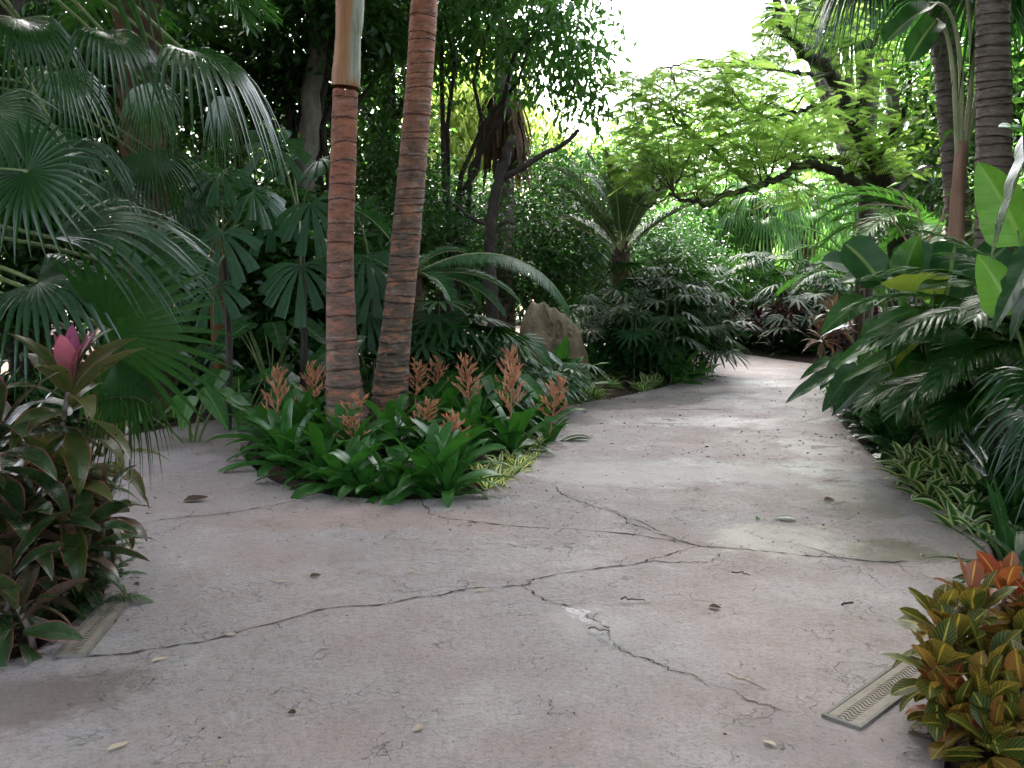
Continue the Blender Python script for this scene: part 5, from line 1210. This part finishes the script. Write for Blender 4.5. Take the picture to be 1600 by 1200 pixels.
# feather palms behind at right
fr = [frond(1.9, 52, rng.uniform(25, 70), rng.uniform(70, 110), .40, .014, ang=62, vee=.2, ldroop=.25, az=a, rr=.012, bf=.2) for a in (2.6, 2.9, 3.2, 2.2, 1.6, 3.7, 4.2, .9, .3, 5.4, 3.0, 2.4)]
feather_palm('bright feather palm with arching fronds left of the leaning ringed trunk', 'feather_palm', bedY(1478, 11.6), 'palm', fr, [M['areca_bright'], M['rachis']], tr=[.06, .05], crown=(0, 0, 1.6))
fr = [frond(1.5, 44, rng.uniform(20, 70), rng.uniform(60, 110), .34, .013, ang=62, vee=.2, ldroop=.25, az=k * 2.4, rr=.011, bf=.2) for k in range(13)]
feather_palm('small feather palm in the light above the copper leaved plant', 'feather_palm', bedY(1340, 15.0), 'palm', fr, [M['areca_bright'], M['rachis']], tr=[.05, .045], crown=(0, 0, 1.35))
# sunlit fan palms beyond the bend
def far_fan(label, px, py, Y, r, n, seed_r=.24):
    c0 = at(px, py, Y); loc = V3(c0[0], c0[1], .0); c = c0 - loc; t = thing('fan_palm', label, 'palm', loc, group='fan palms beyond the bend'); m = MB(); tube(m, [V3(0, 0, -.1), c * .6, c], [seed_r, seed_r * .9, seed_r * .8], 12); boots(m, .3, c[2] + .1, seed_r, 90, L=.4); part('trunk', m, M['bark_boot'], t)
    for k in range(n):
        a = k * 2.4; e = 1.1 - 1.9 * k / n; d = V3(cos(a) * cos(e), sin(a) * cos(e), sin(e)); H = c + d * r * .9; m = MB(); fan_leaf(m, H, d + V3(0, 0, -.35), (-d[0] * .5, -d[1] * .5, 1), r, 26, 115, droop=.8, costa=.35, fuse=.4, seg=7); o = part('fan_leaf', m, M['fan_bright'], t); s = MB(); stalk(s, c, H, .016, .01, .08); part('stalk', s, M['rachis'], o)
far_fan('sunlit fan palm with a stout shaggy trunk seen through the feathery tree', 1112, 318, 23.5, .8, 18, .30)
far_fan('sunlit fan palm with a short trunk above the tall lady palm thicket', 1188, 335, 22.5, .78, 22, .26)
far_fan('sunlit fan palm right of the one with the short trunk', 1262, 318, 24, .85, 20)
far_fan('pale sunlit fan palm farthest right beyond the bend', 1320, 365, 26, .9, 18)

# wine red and copper cordylines past the bend
def bushy_rosettes(label, foot, heads, mat, n, L, W, name, cat, group=None, el=(-10, 75), droop=(30, 90), kind='lance'):
    loc = np.asarray(foot, float); t = thing(name, label, cat, loc, group=group); m = MB(); s = MB()
    for p in heads:
        p = np.asarray(p, float); tube(s, [V3(p[0] * .3, p[1] * .3, -.05), V3(p[0] * .7, p[1] * .7, p[2] * .5), p], .012, 6)
        rosette(m, n, L, W, el=el, droop=droop, base=p - V3(0, 0, .12), rise=.12, kind=kind, fold=.2, seg=7)
    part('stems', s, M['brown_stalk'], t); part('leaves', m, M[mat], t); return t
hd = [(rng.normal(0, .5), rng.normal(0, .3), rng.uniform(.25, .85)) for _ in range(46)]
bushy_rosettes('wine red leaved shrub where the path bends out of sight', V3(5.75, 17.9, .08), hd, 'purple', 18, .34, .034, 'cordyline', 'shrub')
hd = [(rng.normal(0, .4), rng.normal(0, .3), rng.uniform(.2, .7)) for _ in range(30)]
bushy_rosettes('second wine red shrub tucked under the copper leaved plant', V3(6.3, 16.9, .08), hd, 'purple', 16, .30, .028, 'cordyline', 'shrub')
bushy_rosettes('copper and yellow rosette plant standing over the wine red shrubs', bedY(1298, 15.4), [(0, 0, .95), (.15, .1, .72), (-.15, .05, .55)], 'redgold', 22, .40, .045, 'cordyline', 'shrub', kind='ti')

# ------------------------------------------------------------------ right bed, middle
sh = [('light green small leaved shrub at the narrowest point of the right edge', 1322, 11.6, [(1318, 600, 26, 26, 11.5, .3), (1335, 625, 22, 18, 11.2, .25), (1345, 580, 25, 25, 11.8, .3)], 'shrub_light', .055, .016)]
for lab, px, Y, bl, mt, L, W in sh: tree(lab, bedY(px, Y), px_blobs(bl), 130, 14, L, W, mt, r0=.012, nl=12, spread=.07, name='shrub', cat='shrub')
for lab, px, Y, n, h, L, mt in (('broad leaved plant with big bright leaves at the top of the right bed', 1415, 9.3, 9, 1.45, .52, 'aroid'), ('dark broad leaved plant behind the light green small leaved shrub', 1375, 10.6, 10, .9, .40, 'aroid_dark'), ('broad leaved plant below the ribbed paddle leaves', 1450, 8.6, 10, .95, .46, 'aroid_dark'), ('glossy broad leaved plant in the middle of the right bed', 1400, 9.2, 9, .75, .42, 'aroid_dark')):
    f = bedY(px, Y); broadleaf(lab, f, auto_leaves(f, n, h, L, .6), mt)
for lab, px, Y, n, h, L in (('mid green broad leaved plant leaning toward the path below the yellowing leaves', 1465, 8.6, 12, 1.15, .42), ('mid green broad leaved plant above the silvery fronds', 1470, 7.6, 11, 1.25, .46)):
    f = bedY(px, Y); broadleaf(lab, f, auto_leaves(f, n, h, L, .42, None, (2.6, 5.4)), 'aroid')
f = bedY(1440, 8.0); broadleaf('yellowing plant with backlit veined leaves in front of the paddle leaves', f, [(at(1460, 455, 7.8), (-.85, -.1, .35), (.1, .55, .8), .50, 'aloc_yellow'), (at(1415, 420, 8.1), (.3, .1, 1), (.1, .9, -.1), .40, 'aloc'), (at(1440, 505, 7.7), (-.4, -.1, -.8), (-.2, .7, .5), .46, 'aloc_yellow'), (at(1345, 470, 8.4), (-.8, -.2, -.4), (0, -.5, .9), .42, 'aroid'), (at(1510, 440, 7.7), (-.9, -.2, .1), (0, -.4, .9), .44, 'aroid'), (at(1380, 430, 8.3), (-.8, -.3, .1), (.1, -.4, .9), .45, 'aroid')], 'aloc', W=.78, wave=.07)
f = bedY(1425, 8.3); broadleaf('paddle leaved plant with big ribbed grey green leaves', f, [(at(1378, 445, 8.2), (-.45, .15, .75), (-.3, -.7, .55), .60, 'banana'), (at(1432, 465, 8.1), (.0, .2, 1), (-.2, -.9, .4), .66, 'banana'), (at(1478, 470, 8.0), (.22, .3, 1), (.1, -.9, .4), .70, 'banana'), (at(1362, 430, 8.5), (-.7, .1, .4), (-.1, -.6, .8), .50, 'banana'), (at(1520, 440, 8.4), (.5, .1, .7), (0, -.8, .5), .55, 'banana')], 'banana', kind='oblong', W=.56, wave=.03)
# elephant ears
ee = bedY(1660, 5.6)
broadleaf('elephant ear plant with a glowing upright leaf and dark overhanging leaves', ee, [
    (at(1590, 360, 5.5), (-.40, .15, 1), (-.15, .95, .2), .58, 'aloc'), (at(1575, 475, 5.4), (-.45, .1, 1), (.1, .95, .1), .42, 'aloc'),
    (at(1625, 190, 4.8), (-.35, -.1, -.8), (-.75, .3, .5), .60, 'aroid_dark'), (at(1690, 60, 4.7), (-.4, -.2, -.7), (-.5, -.3, .8), .6, 'aroid_dark'), (at(1700, 250, 4.6), (-.6, -.3, .3), (0, -.3, .9), .7, 'aroid'), (at(1720, 500, 4.8), (-.7, -.3, .3), (0, -.4, .9), .7, 'aroid')], 'aloc', name='elephant_ear', W=.66, wave=.06, wk=4)
f = bedY(1680, 4.7); broadleaf('plant with dark glossy lobed leaf drooping beside the glowing elephant ear', f, [(at(1615, 395, 4.4), (-.5, -.15, -.72), (-.55, -.2, .8), .34, 'aroid_dark'), (at(1640, 380, 4.5), (-.4, -.1, -.8), (-.7, -.1, .7), .40, 'aroid_dark'), (at(1690, 420, 4.3), (-.2, -.4, -.5), (0, -.4, .9), .5, 'aroid_dark')], 'aroid_dark', W=.62, wave=.10, wk=3, lobes=5, gap=.22)

# glossy feather palms arching over the right bed
def arching(label, foot, crown, specs, mat='areca'):
    """specs: az deg, el deg, length, droop deg"""
    fr = [frond(L, 50, e, d, .38, .0175, ang=58, vee=.15, ldroop=.30, az=R(a), rr=.010, bf=.22, seg=14, tipf=.3, jit=.04) for a, e, L, d in specs]
    return feather_palm(label, 'feather_palm', foot, 'palm', fr, [M[mat], M['rachis']], tr=[.05, .04], crown=crown, bark='cane')
GA = 'feather palms'
arching('feather palm whose silvery glossy fronds arch over the middle of the right bed', bedY(1680, 6.6), (0, 0, .70), [(172, 50, 1.75, 75), (182, 40, 1.6, 70), (195, 52, 1.7, 95), (205, 38, 1.5, 85), (165, 62, 1.7, 80), (215, 60, 1.6, 95), (150, 70, 1.6, 60), (120, 65, 1.5, 60), (240, 55, 1.5, 80), (60, 60, 1.5, 70), (0, 60, 1.5, 70), (300, 60, 1.5, 70)])
arching('feather palm with low fronds hanging toward the pale edged plants', bedY(1610, 6.9), (0, 0, .42), [(185, 38, 1.35, 80), (200, 45, 1.35, 95), (215, 35, 1.2, 80), (170, 30, 1.2, 60), (235, 50, 1.3, 90), (150, 55, 1.3, 70), (260, 50, 1.2, 80), (100, 60, 1.3, 70), (30, 60, 1.2, 70)])
arching('feather palm seen behind the silvery one, in front of the ringed trunks', bedY(1600, 8.2), (0, 0, .55), [(175, 40, 1.5, 70), (190, 55, 1.6, 80), (205, 45, 1.5, 85), (220, 60, 1.5, 80), (160, 60, 1.6, 70), (140, 65, 1.5, 70), (240, 40, 1.4, 80), (0, 60, 1.4, 70), (90, 65, 1.4, 70), (300, 55, 1.4, 80)])
fan_palm('small fan palm with a grey ribbed fan leaf above the dark strap leaves', 'fan_palm', bedY(1650, 5.5), [(at(1632, 645, 5.1), (-.8, -.25, -.15), (-.15, -.45, .88), .38, .45, 95, 'fan_sky_sheen'), (at(1640, 620, 5.3), (-.6, .1, .5), (.1, -.4, .9), .5, .5, 100, 'fan'), (at(1690, 700, 5.0), (-.3, -.6, -.2), (0, -.4, .9), .5, .4, 100, 'fan')], at(1670, 700, 5.4), 'fan')
# low rosettes along the right edge
k = 0; ag = []
for q in range(3):
    m = MB(); rosette(m, 18, .36, .062, el=(5, 72), droop=(25, 75), kind='lance', fold=.18, seg=8, rise=.14, cols=5, wave=.04, roll=.35); ag.append(m.mesh('glossy_leaves', M['aroid_dark']))
for px, Y, lab in ((1372, 9.6, 'dark glossy plant right behind the light green small leaved shrub'), (1350, 9.9, 'dark glossy plant at the path edge beside the light green shrub'), (1400, 9.0, 'dark glossy plant whose pale reflecting leaf hangs over the mulch'), (1430, 8.8, 'dark glossy plant below the ti plant with a pink stem'), (1460, 8.4, 'dark glossy plant under the low feather palm fronds'), (1385, 10.3, 'dark glossy plant in the second row behind the light green shrub'), (1420, 9.8, 'dark glossy plant in the second row below the yellowing plant'), (1495, 7.9, 'dark glossy plant above the pale edged plants'), (1540, 7.0, 'dark glossy plant right of the pale edged plants'), (1570, 6.2, 'dark glossy plant above the dark strap leaves'), (1600, 5.6, 'dark glossy plant at the photo edge above the croton'), (1475, 9.3, 'dark glossy plant hidden in shade beneath the silvery fronds'), (1530, 8.3, 'dark glossy plant in shade right of the silvery fronds'), (1345, 11.0, 'dark glossy plant farthest up the right edge'), (1338, 10.3, 'dark glossy plant leaning over the path just below the light green shrub'), (1362, 9.0, 'dark glossy plant on the mulch strip at the path edge'), (1385, 8.4, 'dark glossy plant at the path edge above the pale edged plants'), (1412, 7.9, 'dark glossy plant touching the first of the pale edged plants'), (1440, 8.2, 'dark glossy plant right behind the pale edged plants'), (1320, 12.4, 'dark glossy plant in front of the copper leaved plant')):
    o = solo('glossy_plant', ag[k % 3], None, lab, 'plant', 'dark glossy plants along the right bed', loc=bedY(px, Y)); o.rotation_euler = (0, 0, rng.uniform(0, 6)); s = rng.uniform(.9, 1.2); o.scale = (s, s, s); k += 1
ti_plant('ti plant with a pink stem tip and yellow green leaves in the right bed', bedY(1392, 9.3), [(at(1385, 590, 9.2), 14, 2, .34, 'olive'), (at(1375, 620, 9.0), 12, 0, .30, 'olive')])
va = []
for q in range(3):
    m = MB(); rosette(m, 15, .28, .044, el=(12, 70), droop=(40, 105), kind='ti', fold=.22, seg=8, cols=5, roll=.3, rise=.05); va.append(m.mesh('pale_edged_leaves', M['varieg2']))
for q, (px, py) in enumerate(((1425, 745), (1440, 728), (1462, 745), (1450, 765), (1475, 770), (1490, 790), (1470, 730), (1500, 760), (1515, 800), (1500, 815), (1485, 715), (1525, 780), (1535, 830), (1415, 725), (1510, 740))):
    o = solo('striped_plant', va[q % 3], None, 'arching pale edged plant at the right kerb of the path', 'plant', 'pale edged plants at the right kerb', loc=bed(px, py)); o.rotation_euler = (0, 0, rng.uniform(0, 6)); s = rng.uniform(.8, 1.15); o.scale = (s, s, s)
# dark strap leaved plant and croton, near right
def strap_plant(label, foot, sp):
    loc = np.asarray(foot, float); t = thing('strap_leaf_plant', label, 'plant', loc); m = MB()
    for a, e, L, W, d in sp:
        P, S, N, T = curves((0, 0, .02), [R(a)], R(e), L, R(d), 12, 1.5, roll=[rng.normal(0, .3)]); strips(m, P, S, N, prof('lance', 12)[None] * W, [rng.uniform()], fold=.25, cols=5, wave=.03)
    part('leaves', m, M['aroid_dark'], t)
strap_plant('dark plant with long pointed leaves standing behind the orange croton', bed(1580, 905), [(120, 82, .62, .050, 15), (175, 42, .50, .055, 60), (200, 35, .55, .055, 100), (215, 50, .50, .05, 120), (90, 70, .6, .05, 30), (150, 60, .55, .05, 60), (250, 50, .5, .055, 70), (20, 60, .6, .05, 60), (300, 50, .5, .05, 70), (340, 40, .5, .05, 60), (60, 50, .6, .05, 70), (190, 70, .6, .05, 50)])
strap_plant('pale green plant whose broad leaf pokes into the photo above the croton', bed(1640, 960), [(170, 62, .55, .075, 80), (190, 50, .5, .075, 90), (150, 70, .6, .06, 60), (210, 65, .5, .06, 80), (60, 60, .5, .06, 60), (280, 60, .5, .06, 60), (0, 60, .5, .06, 60)])
def croton(label, foot, heads):
    loc = np.asarray(foot, float); t = thing('croton', label, 'shrub', loc, group='crotons'); st, lv, rd = MB(), MB(), MB(); lc_ = V3(*loc)
    for px, py, Y, n, L, red in heads:
        p = at(px, py, Y) - lc_; ln = smooth_line([V3(rng.normal(0, .03), rng.normal(0, .03), -.03), p * V3(.6, .6, .45), p], 5); tube(st, ln, np.linspace(.012, .007, len(ln)), 6)
        rosette(rd if red else lv, int(n * 1.35), L, L * .235, el=(-25, 74), droop=(0, 55), base=p - V3(0, 0, .07), rise=.10, kind='oblan', fold=.16, seg=10, cols=7, wave=.07, roll=.35)
    part('stems', st, M['brown_stalk'], t); part('leaves', lv, M['croton'], t); part('red_leaves', rd, M['croton_red'], t, label='orange red upper leaves')
croton('orange and yellow veined croton beside the right drain grate', bed(1530, 1120), [(1520, 965, 3.25, 15, .17, 0), (1488, 1010, 3.15, 14, .16, 0), (1462, 1045, 3.05, 13, .16, 0), (1490, 1125, 2.95, 11, .14, 0), (1545, 1160, 2.82, 12, .15, 0), (1475, 1100, 3.02, 9, .13, 0), (1470, 975, 3.25, 12, .16, 0), (1545, 1050, 3.05, 14, .17, 0), (1590, 1000, 3.25, 14, .17, 0), (1600, 1080, 2.98, 14, .17, 0), (1535, 1105, 2.92, 13, .16, 0), (1480, 1090, 3.0, 9, .13, 1), (1570, 930, 3.4, 12, .16, 1), (1515, 930, 3.4, 7, .15, 1), (1600, 940, 3.5, 12, .16, 1), (1640, 1030, 3.1, 14, .17, 0), (1590, 1140, 2.85, 12, .16, 0), (1630, 960, 3.3, 12, .16, 1)])
croton('second orange croton mostly outside the photo behind the first', bed(1720, 1050), [(1700, 1000, 3.2, 14, .17, 0), (1690, 940, 3.4, 12, .17, 1), (1740, 1080, 3.0, 14, .17, 0)])
# bare pale twigs
loc = bedY(1440, 9.6); t = thing('bare_shrub', 'bare shrub of thin pale arching twigs in front of the pinkish stem', 'shrub', loc); Yt = 9.4
for pts in ([(1440, 560), (1438, 420), (1440, 350), (1420, 325), (1380, 320), (1340, 322)], [(1440, 400), (1470, 345), (1510, 325), (1540, 320)], [(1438, 420), (1400, 352), (1360, 345), (1330, 352)], [(1440, 380), (1490, 352), (1530, 340), (1545, 345)], [(1440, 350), (1430, 315), (1440, 300)], [(1420, 325), (1405, 300), (1385, 296)], [(1470, 345), (1480, 310), (1476, 290)], [(1440, 420), (1500, 385), (1530, 362)], [(1400, 352), (1385, 330), (1360, 326)]):
    m = MB(); ln = smooth_line(np.array([at(x, y, Yt) for x, y in pts]) - loc, 6); tube(m, ln + rng.normal(0, .006, ln.shape), np.linspace(.010, .004, len(ln)), 5); part('branch', m, M['twig'], t)

# ------------------------------------------------------------------ trees on the right and beyond
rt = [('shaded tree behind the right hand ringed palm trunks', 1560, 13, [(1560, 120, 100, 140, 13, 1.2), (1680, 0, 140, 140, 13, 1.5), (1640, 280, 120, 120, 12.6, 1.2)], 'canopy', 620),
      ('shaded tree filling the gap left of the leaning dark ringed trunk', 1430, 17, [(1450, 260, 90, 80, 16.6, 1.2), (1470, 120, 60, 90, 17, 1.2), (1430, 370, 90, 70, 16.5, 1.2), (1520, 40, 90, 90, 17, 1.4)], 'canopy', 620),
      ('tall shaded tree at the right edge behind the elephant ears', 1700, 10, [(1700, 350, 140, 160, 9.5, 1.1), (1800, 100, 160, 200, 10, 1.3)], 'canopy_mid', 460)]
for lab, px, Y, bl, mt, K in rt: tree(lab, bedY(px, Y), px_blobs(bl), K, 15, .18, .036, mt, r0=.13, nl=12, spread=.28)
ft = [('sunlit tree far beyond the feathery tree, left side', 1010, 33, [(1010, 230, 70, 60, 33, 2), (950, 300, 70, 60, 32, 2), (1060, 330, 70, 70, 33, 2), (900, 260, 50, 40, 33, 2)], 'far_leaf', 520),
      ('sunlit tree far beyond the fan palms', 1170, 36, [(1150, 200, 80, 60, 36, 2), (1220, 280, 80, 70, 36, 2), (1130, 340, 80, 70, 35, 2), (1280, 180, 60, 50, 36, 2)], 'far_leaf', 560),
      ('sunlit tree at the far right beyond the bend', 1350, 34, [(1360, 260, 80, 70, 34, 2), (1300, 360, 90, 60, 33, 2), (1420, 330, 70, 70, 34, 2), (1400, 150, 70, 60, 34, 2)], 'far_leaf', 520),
      ('green tree in the distance between the leaning trunk and the twisting tree', 720, 30, [(700, 330, 90, 80, 30, 2), (780, 380, 90, 80, 29, 2), (640, 300, 90, 90, 30, 2), (850, 380, 80, 60, 30, 2)], 'canopy', 900),
      ('distant hedge like tree behind the grey green feather palm', 940, 27, [(900, 410, 100, 60, 27, 1.5), (1010, 440, 90, 60, 27, 1.5), (1080, 400, 60, 60, 28, 1.5)], 'canopy_mid', 800),
      ('distant low tree behind the far lady palm thicket', 1200, 29, [(1150, 440, 100, 50, 29, 1.5), (1270, 440, 80, 36, 29, 1.5), (1360, 460, 80, 40, 28, 1.5)], 'far_leaf', 420),
      ('tall tree in the far left distance behind the dark canopy', 300, 28, [(250, 200, 250, 180, 28, 2.5), (450, 330, 220, 130, 27, 2.5), (60, 350, 250, 160, 27, 2.5), (560, 120, 130, 150, 28, 2.5), (500, 440, 260, 90, 26, 2)], 'canopy', 900),
      ('tall tree in the far right distance behind the ringed palms', 1600, 26, [(1560, 250, 150, 150, 26, 2.5), (1700, 100, 180, 200, 26, 2.5), (1640, 400, 200, 90, 25, 2), (1480, 420, 90, 70, 26, 2)], 'canopy_mid', 620)]
for lab, px, Y, bl, mt, K in ft: tree(lab, bedY(px, Y), px_blobs(bl), K, 18, .30, .062, mt, r0=.16, nl=9, spread=.42, name='distant_tree')
# trees added out of view to block sun and sky light
ov = [('added unseen tree shading the path from behind the viewer', (-3.2, -4.5), [((-2.5, -3, 7.5), (4.5, 4, 1.6)), ((3, -3, 8), (4.5, 4, 1.6)), ((-5, 1, 7.5), (3, 3.5, 1.6)), ((0, 3, 10.5), (5, 4, 1.3)), ((5, 3, 9.5), (3, 4, 1.3))]),
      ('added tall tree, unseen, blocking sun over the bromeliad bed from the left', (-6.5, 10.5), [((3.6, 16, 13.6), (1.8, 2.4, .8)), ((-3.5, 8, 11.5), (4.5, 4, 1.4)), ((1.2, 9, 12.3), (3.6, 4, 1.2)), ((-5, 13, 12), (4.5, 4, 2)), ((-1.0, 13, 13), (4, 3.5, 1.2)), ((2.6, 12.0, 13.2), (2.8, 3, 1.0)), ((0.5, 15, 13.4), (3.2, 3, 1.0)), ((1.5, 17.8, 13.8), (3, 2.6, .9)), ((-7, 6, 9.5), (3, 4, 2))]),
      ('added tall tree, crown out of view, blocking sun over the bend from the right', (9.5, 25.5), [((2.8, 24.7, 13.8), (3.6, 2.3, .8)), ((6.5, 27, 13), (3, 2.3, 1.0)), ((3.2, 28.6, 15.2), (2.6, 2.0, .7))]),
      ('added tall tree, crown out of view, blocking sun over the middle of the path', (-8.5, 21), [((2.4, 22.4, 15.2), (2.4, 2.0, .7)), ((0.6, 18.3, 14.8), (3.2, 2.4, .7)), ((-1.5, 20.5, 14.6), (2.5, 2.2, .8))]),
      ('added tall tree, unseen, blocking sun over the left branch of the path', (-9.5, 17), [((-4.2, 17.5, 13.2), (3, 2.6, 1)), ((-3.5, 20.5, 13.8), (2.6, 2.4, .9))]),
      ('added dense tree, unseen, cutting light behind the viewer on the left', (-7.5, -3.5), [((-7.5, -3, 3.2), (1.8, 4, 3.6)), ((-8.5, 2.5, 3), (1.6, 3.5, 3.4))]),
      ('added dense tree, unseen, cutting light behind the viewer on the right', (7.5, -3.5), [((7, -3, 3.2), (1.8, 4, 3.6)), ((8, 2.8, 2.6), (1.6, 3.5, 3)), ((9, 7, 3), (1.6, 3.5, 3.4))]),
      ('added tree, unseen, cutting light left of the viewer beyond the fan palms', (-7.5, 3.5), [((-7, 3.5, 6), (2.6, 3.2, 2.6)), ((-6.5, 7, 7.5), (2.6, 3, 2.2)), ((-9, 0, 5), (2.5, 3, 3))]),
      ('added tree, unseen, cutting light right of the viewer beyond the crotons', (6.8, 2.0), [((6.2, 2.2, 5.5), (2.2, 3, 2.4)), ((7, 6.5, 6), (2.2, 3, 2.4)), ((6.5, -2, 5), (2.4, 2.5, 2.5))])]
for lab, f, bl in ov: tree(lab, V3(f[0], f[1], .1), [(V3(*c), V3(*r)) for c, r in bl], 1500 if 'middle' in lab else 2300, 14, .30, .07, 'canopy', r0=.2, nl=12, spread=.35, name='added_shade_tree')
# ------------------------------------------------------------------ light, sky, camera
SUN_EL, SUN_AZ = R(52), R(-4)          # azimuth from +Y towards +X
w = bpy.data.worlds.new('World'); SC.world = w; w.use_nodes = True
nt = w.node_tree; nt.nodes.clear()
wo = nt.nodes.new('ShaderNodeOutputWorld'); bg = nt.nodes.new('ShaderNodeBackground'); sky = nt.nodes.new('ShaderNodeTexSky')
sky.sky_type = 'NISHITA'; sky.sun_disc = False; sky.sun_elevation = SUN_EL; sky.sun_rotation = SUN_AZ; sky.air_density = 1.0; sky.dust_density = 4.0; sky.ozone_density = .8
hs = nt.nodes.new('ShaderNodeHueSaturation'); hs.inputs['Saturation'].default_value = .55
nt.links.new(sky.outputs[0], hs.inputs['Color']); nt.links.new(hs.outputs[0], bg.inputs[0]); nt.links.new(bg.outputs[0], wo.inputs[0]); bg.inputs[1].default_value = .15
sl = bpy.data.lights.new('sun', 'SUN'); sl.energy = 5.0; sl.angle = R(6); sl.color = (1, .95, .86)
so = bpy.data.objects.new('sun', sl); COL.objects.link(so)
sd_ = Vector((sin(SUN_AZ) * cos(SUN_EL), cos(SUN_AZ) * cos(SUN_EL), sin(SUN_EL))); so.rotation_euler = sd_.to_track_quat('Z', 'Y').to_euler()
cam = bpy.data.cameras.new('camera'); co = bpy.data.objects.new('camera', cam); COL.objects.link(co); SC.camera = co
cam.sensor_width = 36; cam.lens = 36 * F / 1600; cam.clip_end = 1200; cam.clip_start = .05
co.location = (0, 0, CAM_Z); co.rotation_euler = (pi / 2 - PITCH, 0, 0)
SC.view_settings.view_transform = 'Standard'; SC.view_settings.look = 'None'; SC.view_settings.gamma = 1; SC.view_settings.exposure = 3.55
SC.cycles.max_bounces = 6; SC.cycles.diffuse_bounces = 3; SC.cycles.glossy_bounces = 2; SC.cycles.transmission_bounces = 4; SC.cycles.transparent_max_bounces = 6
SC.cycles.use_denoising = True
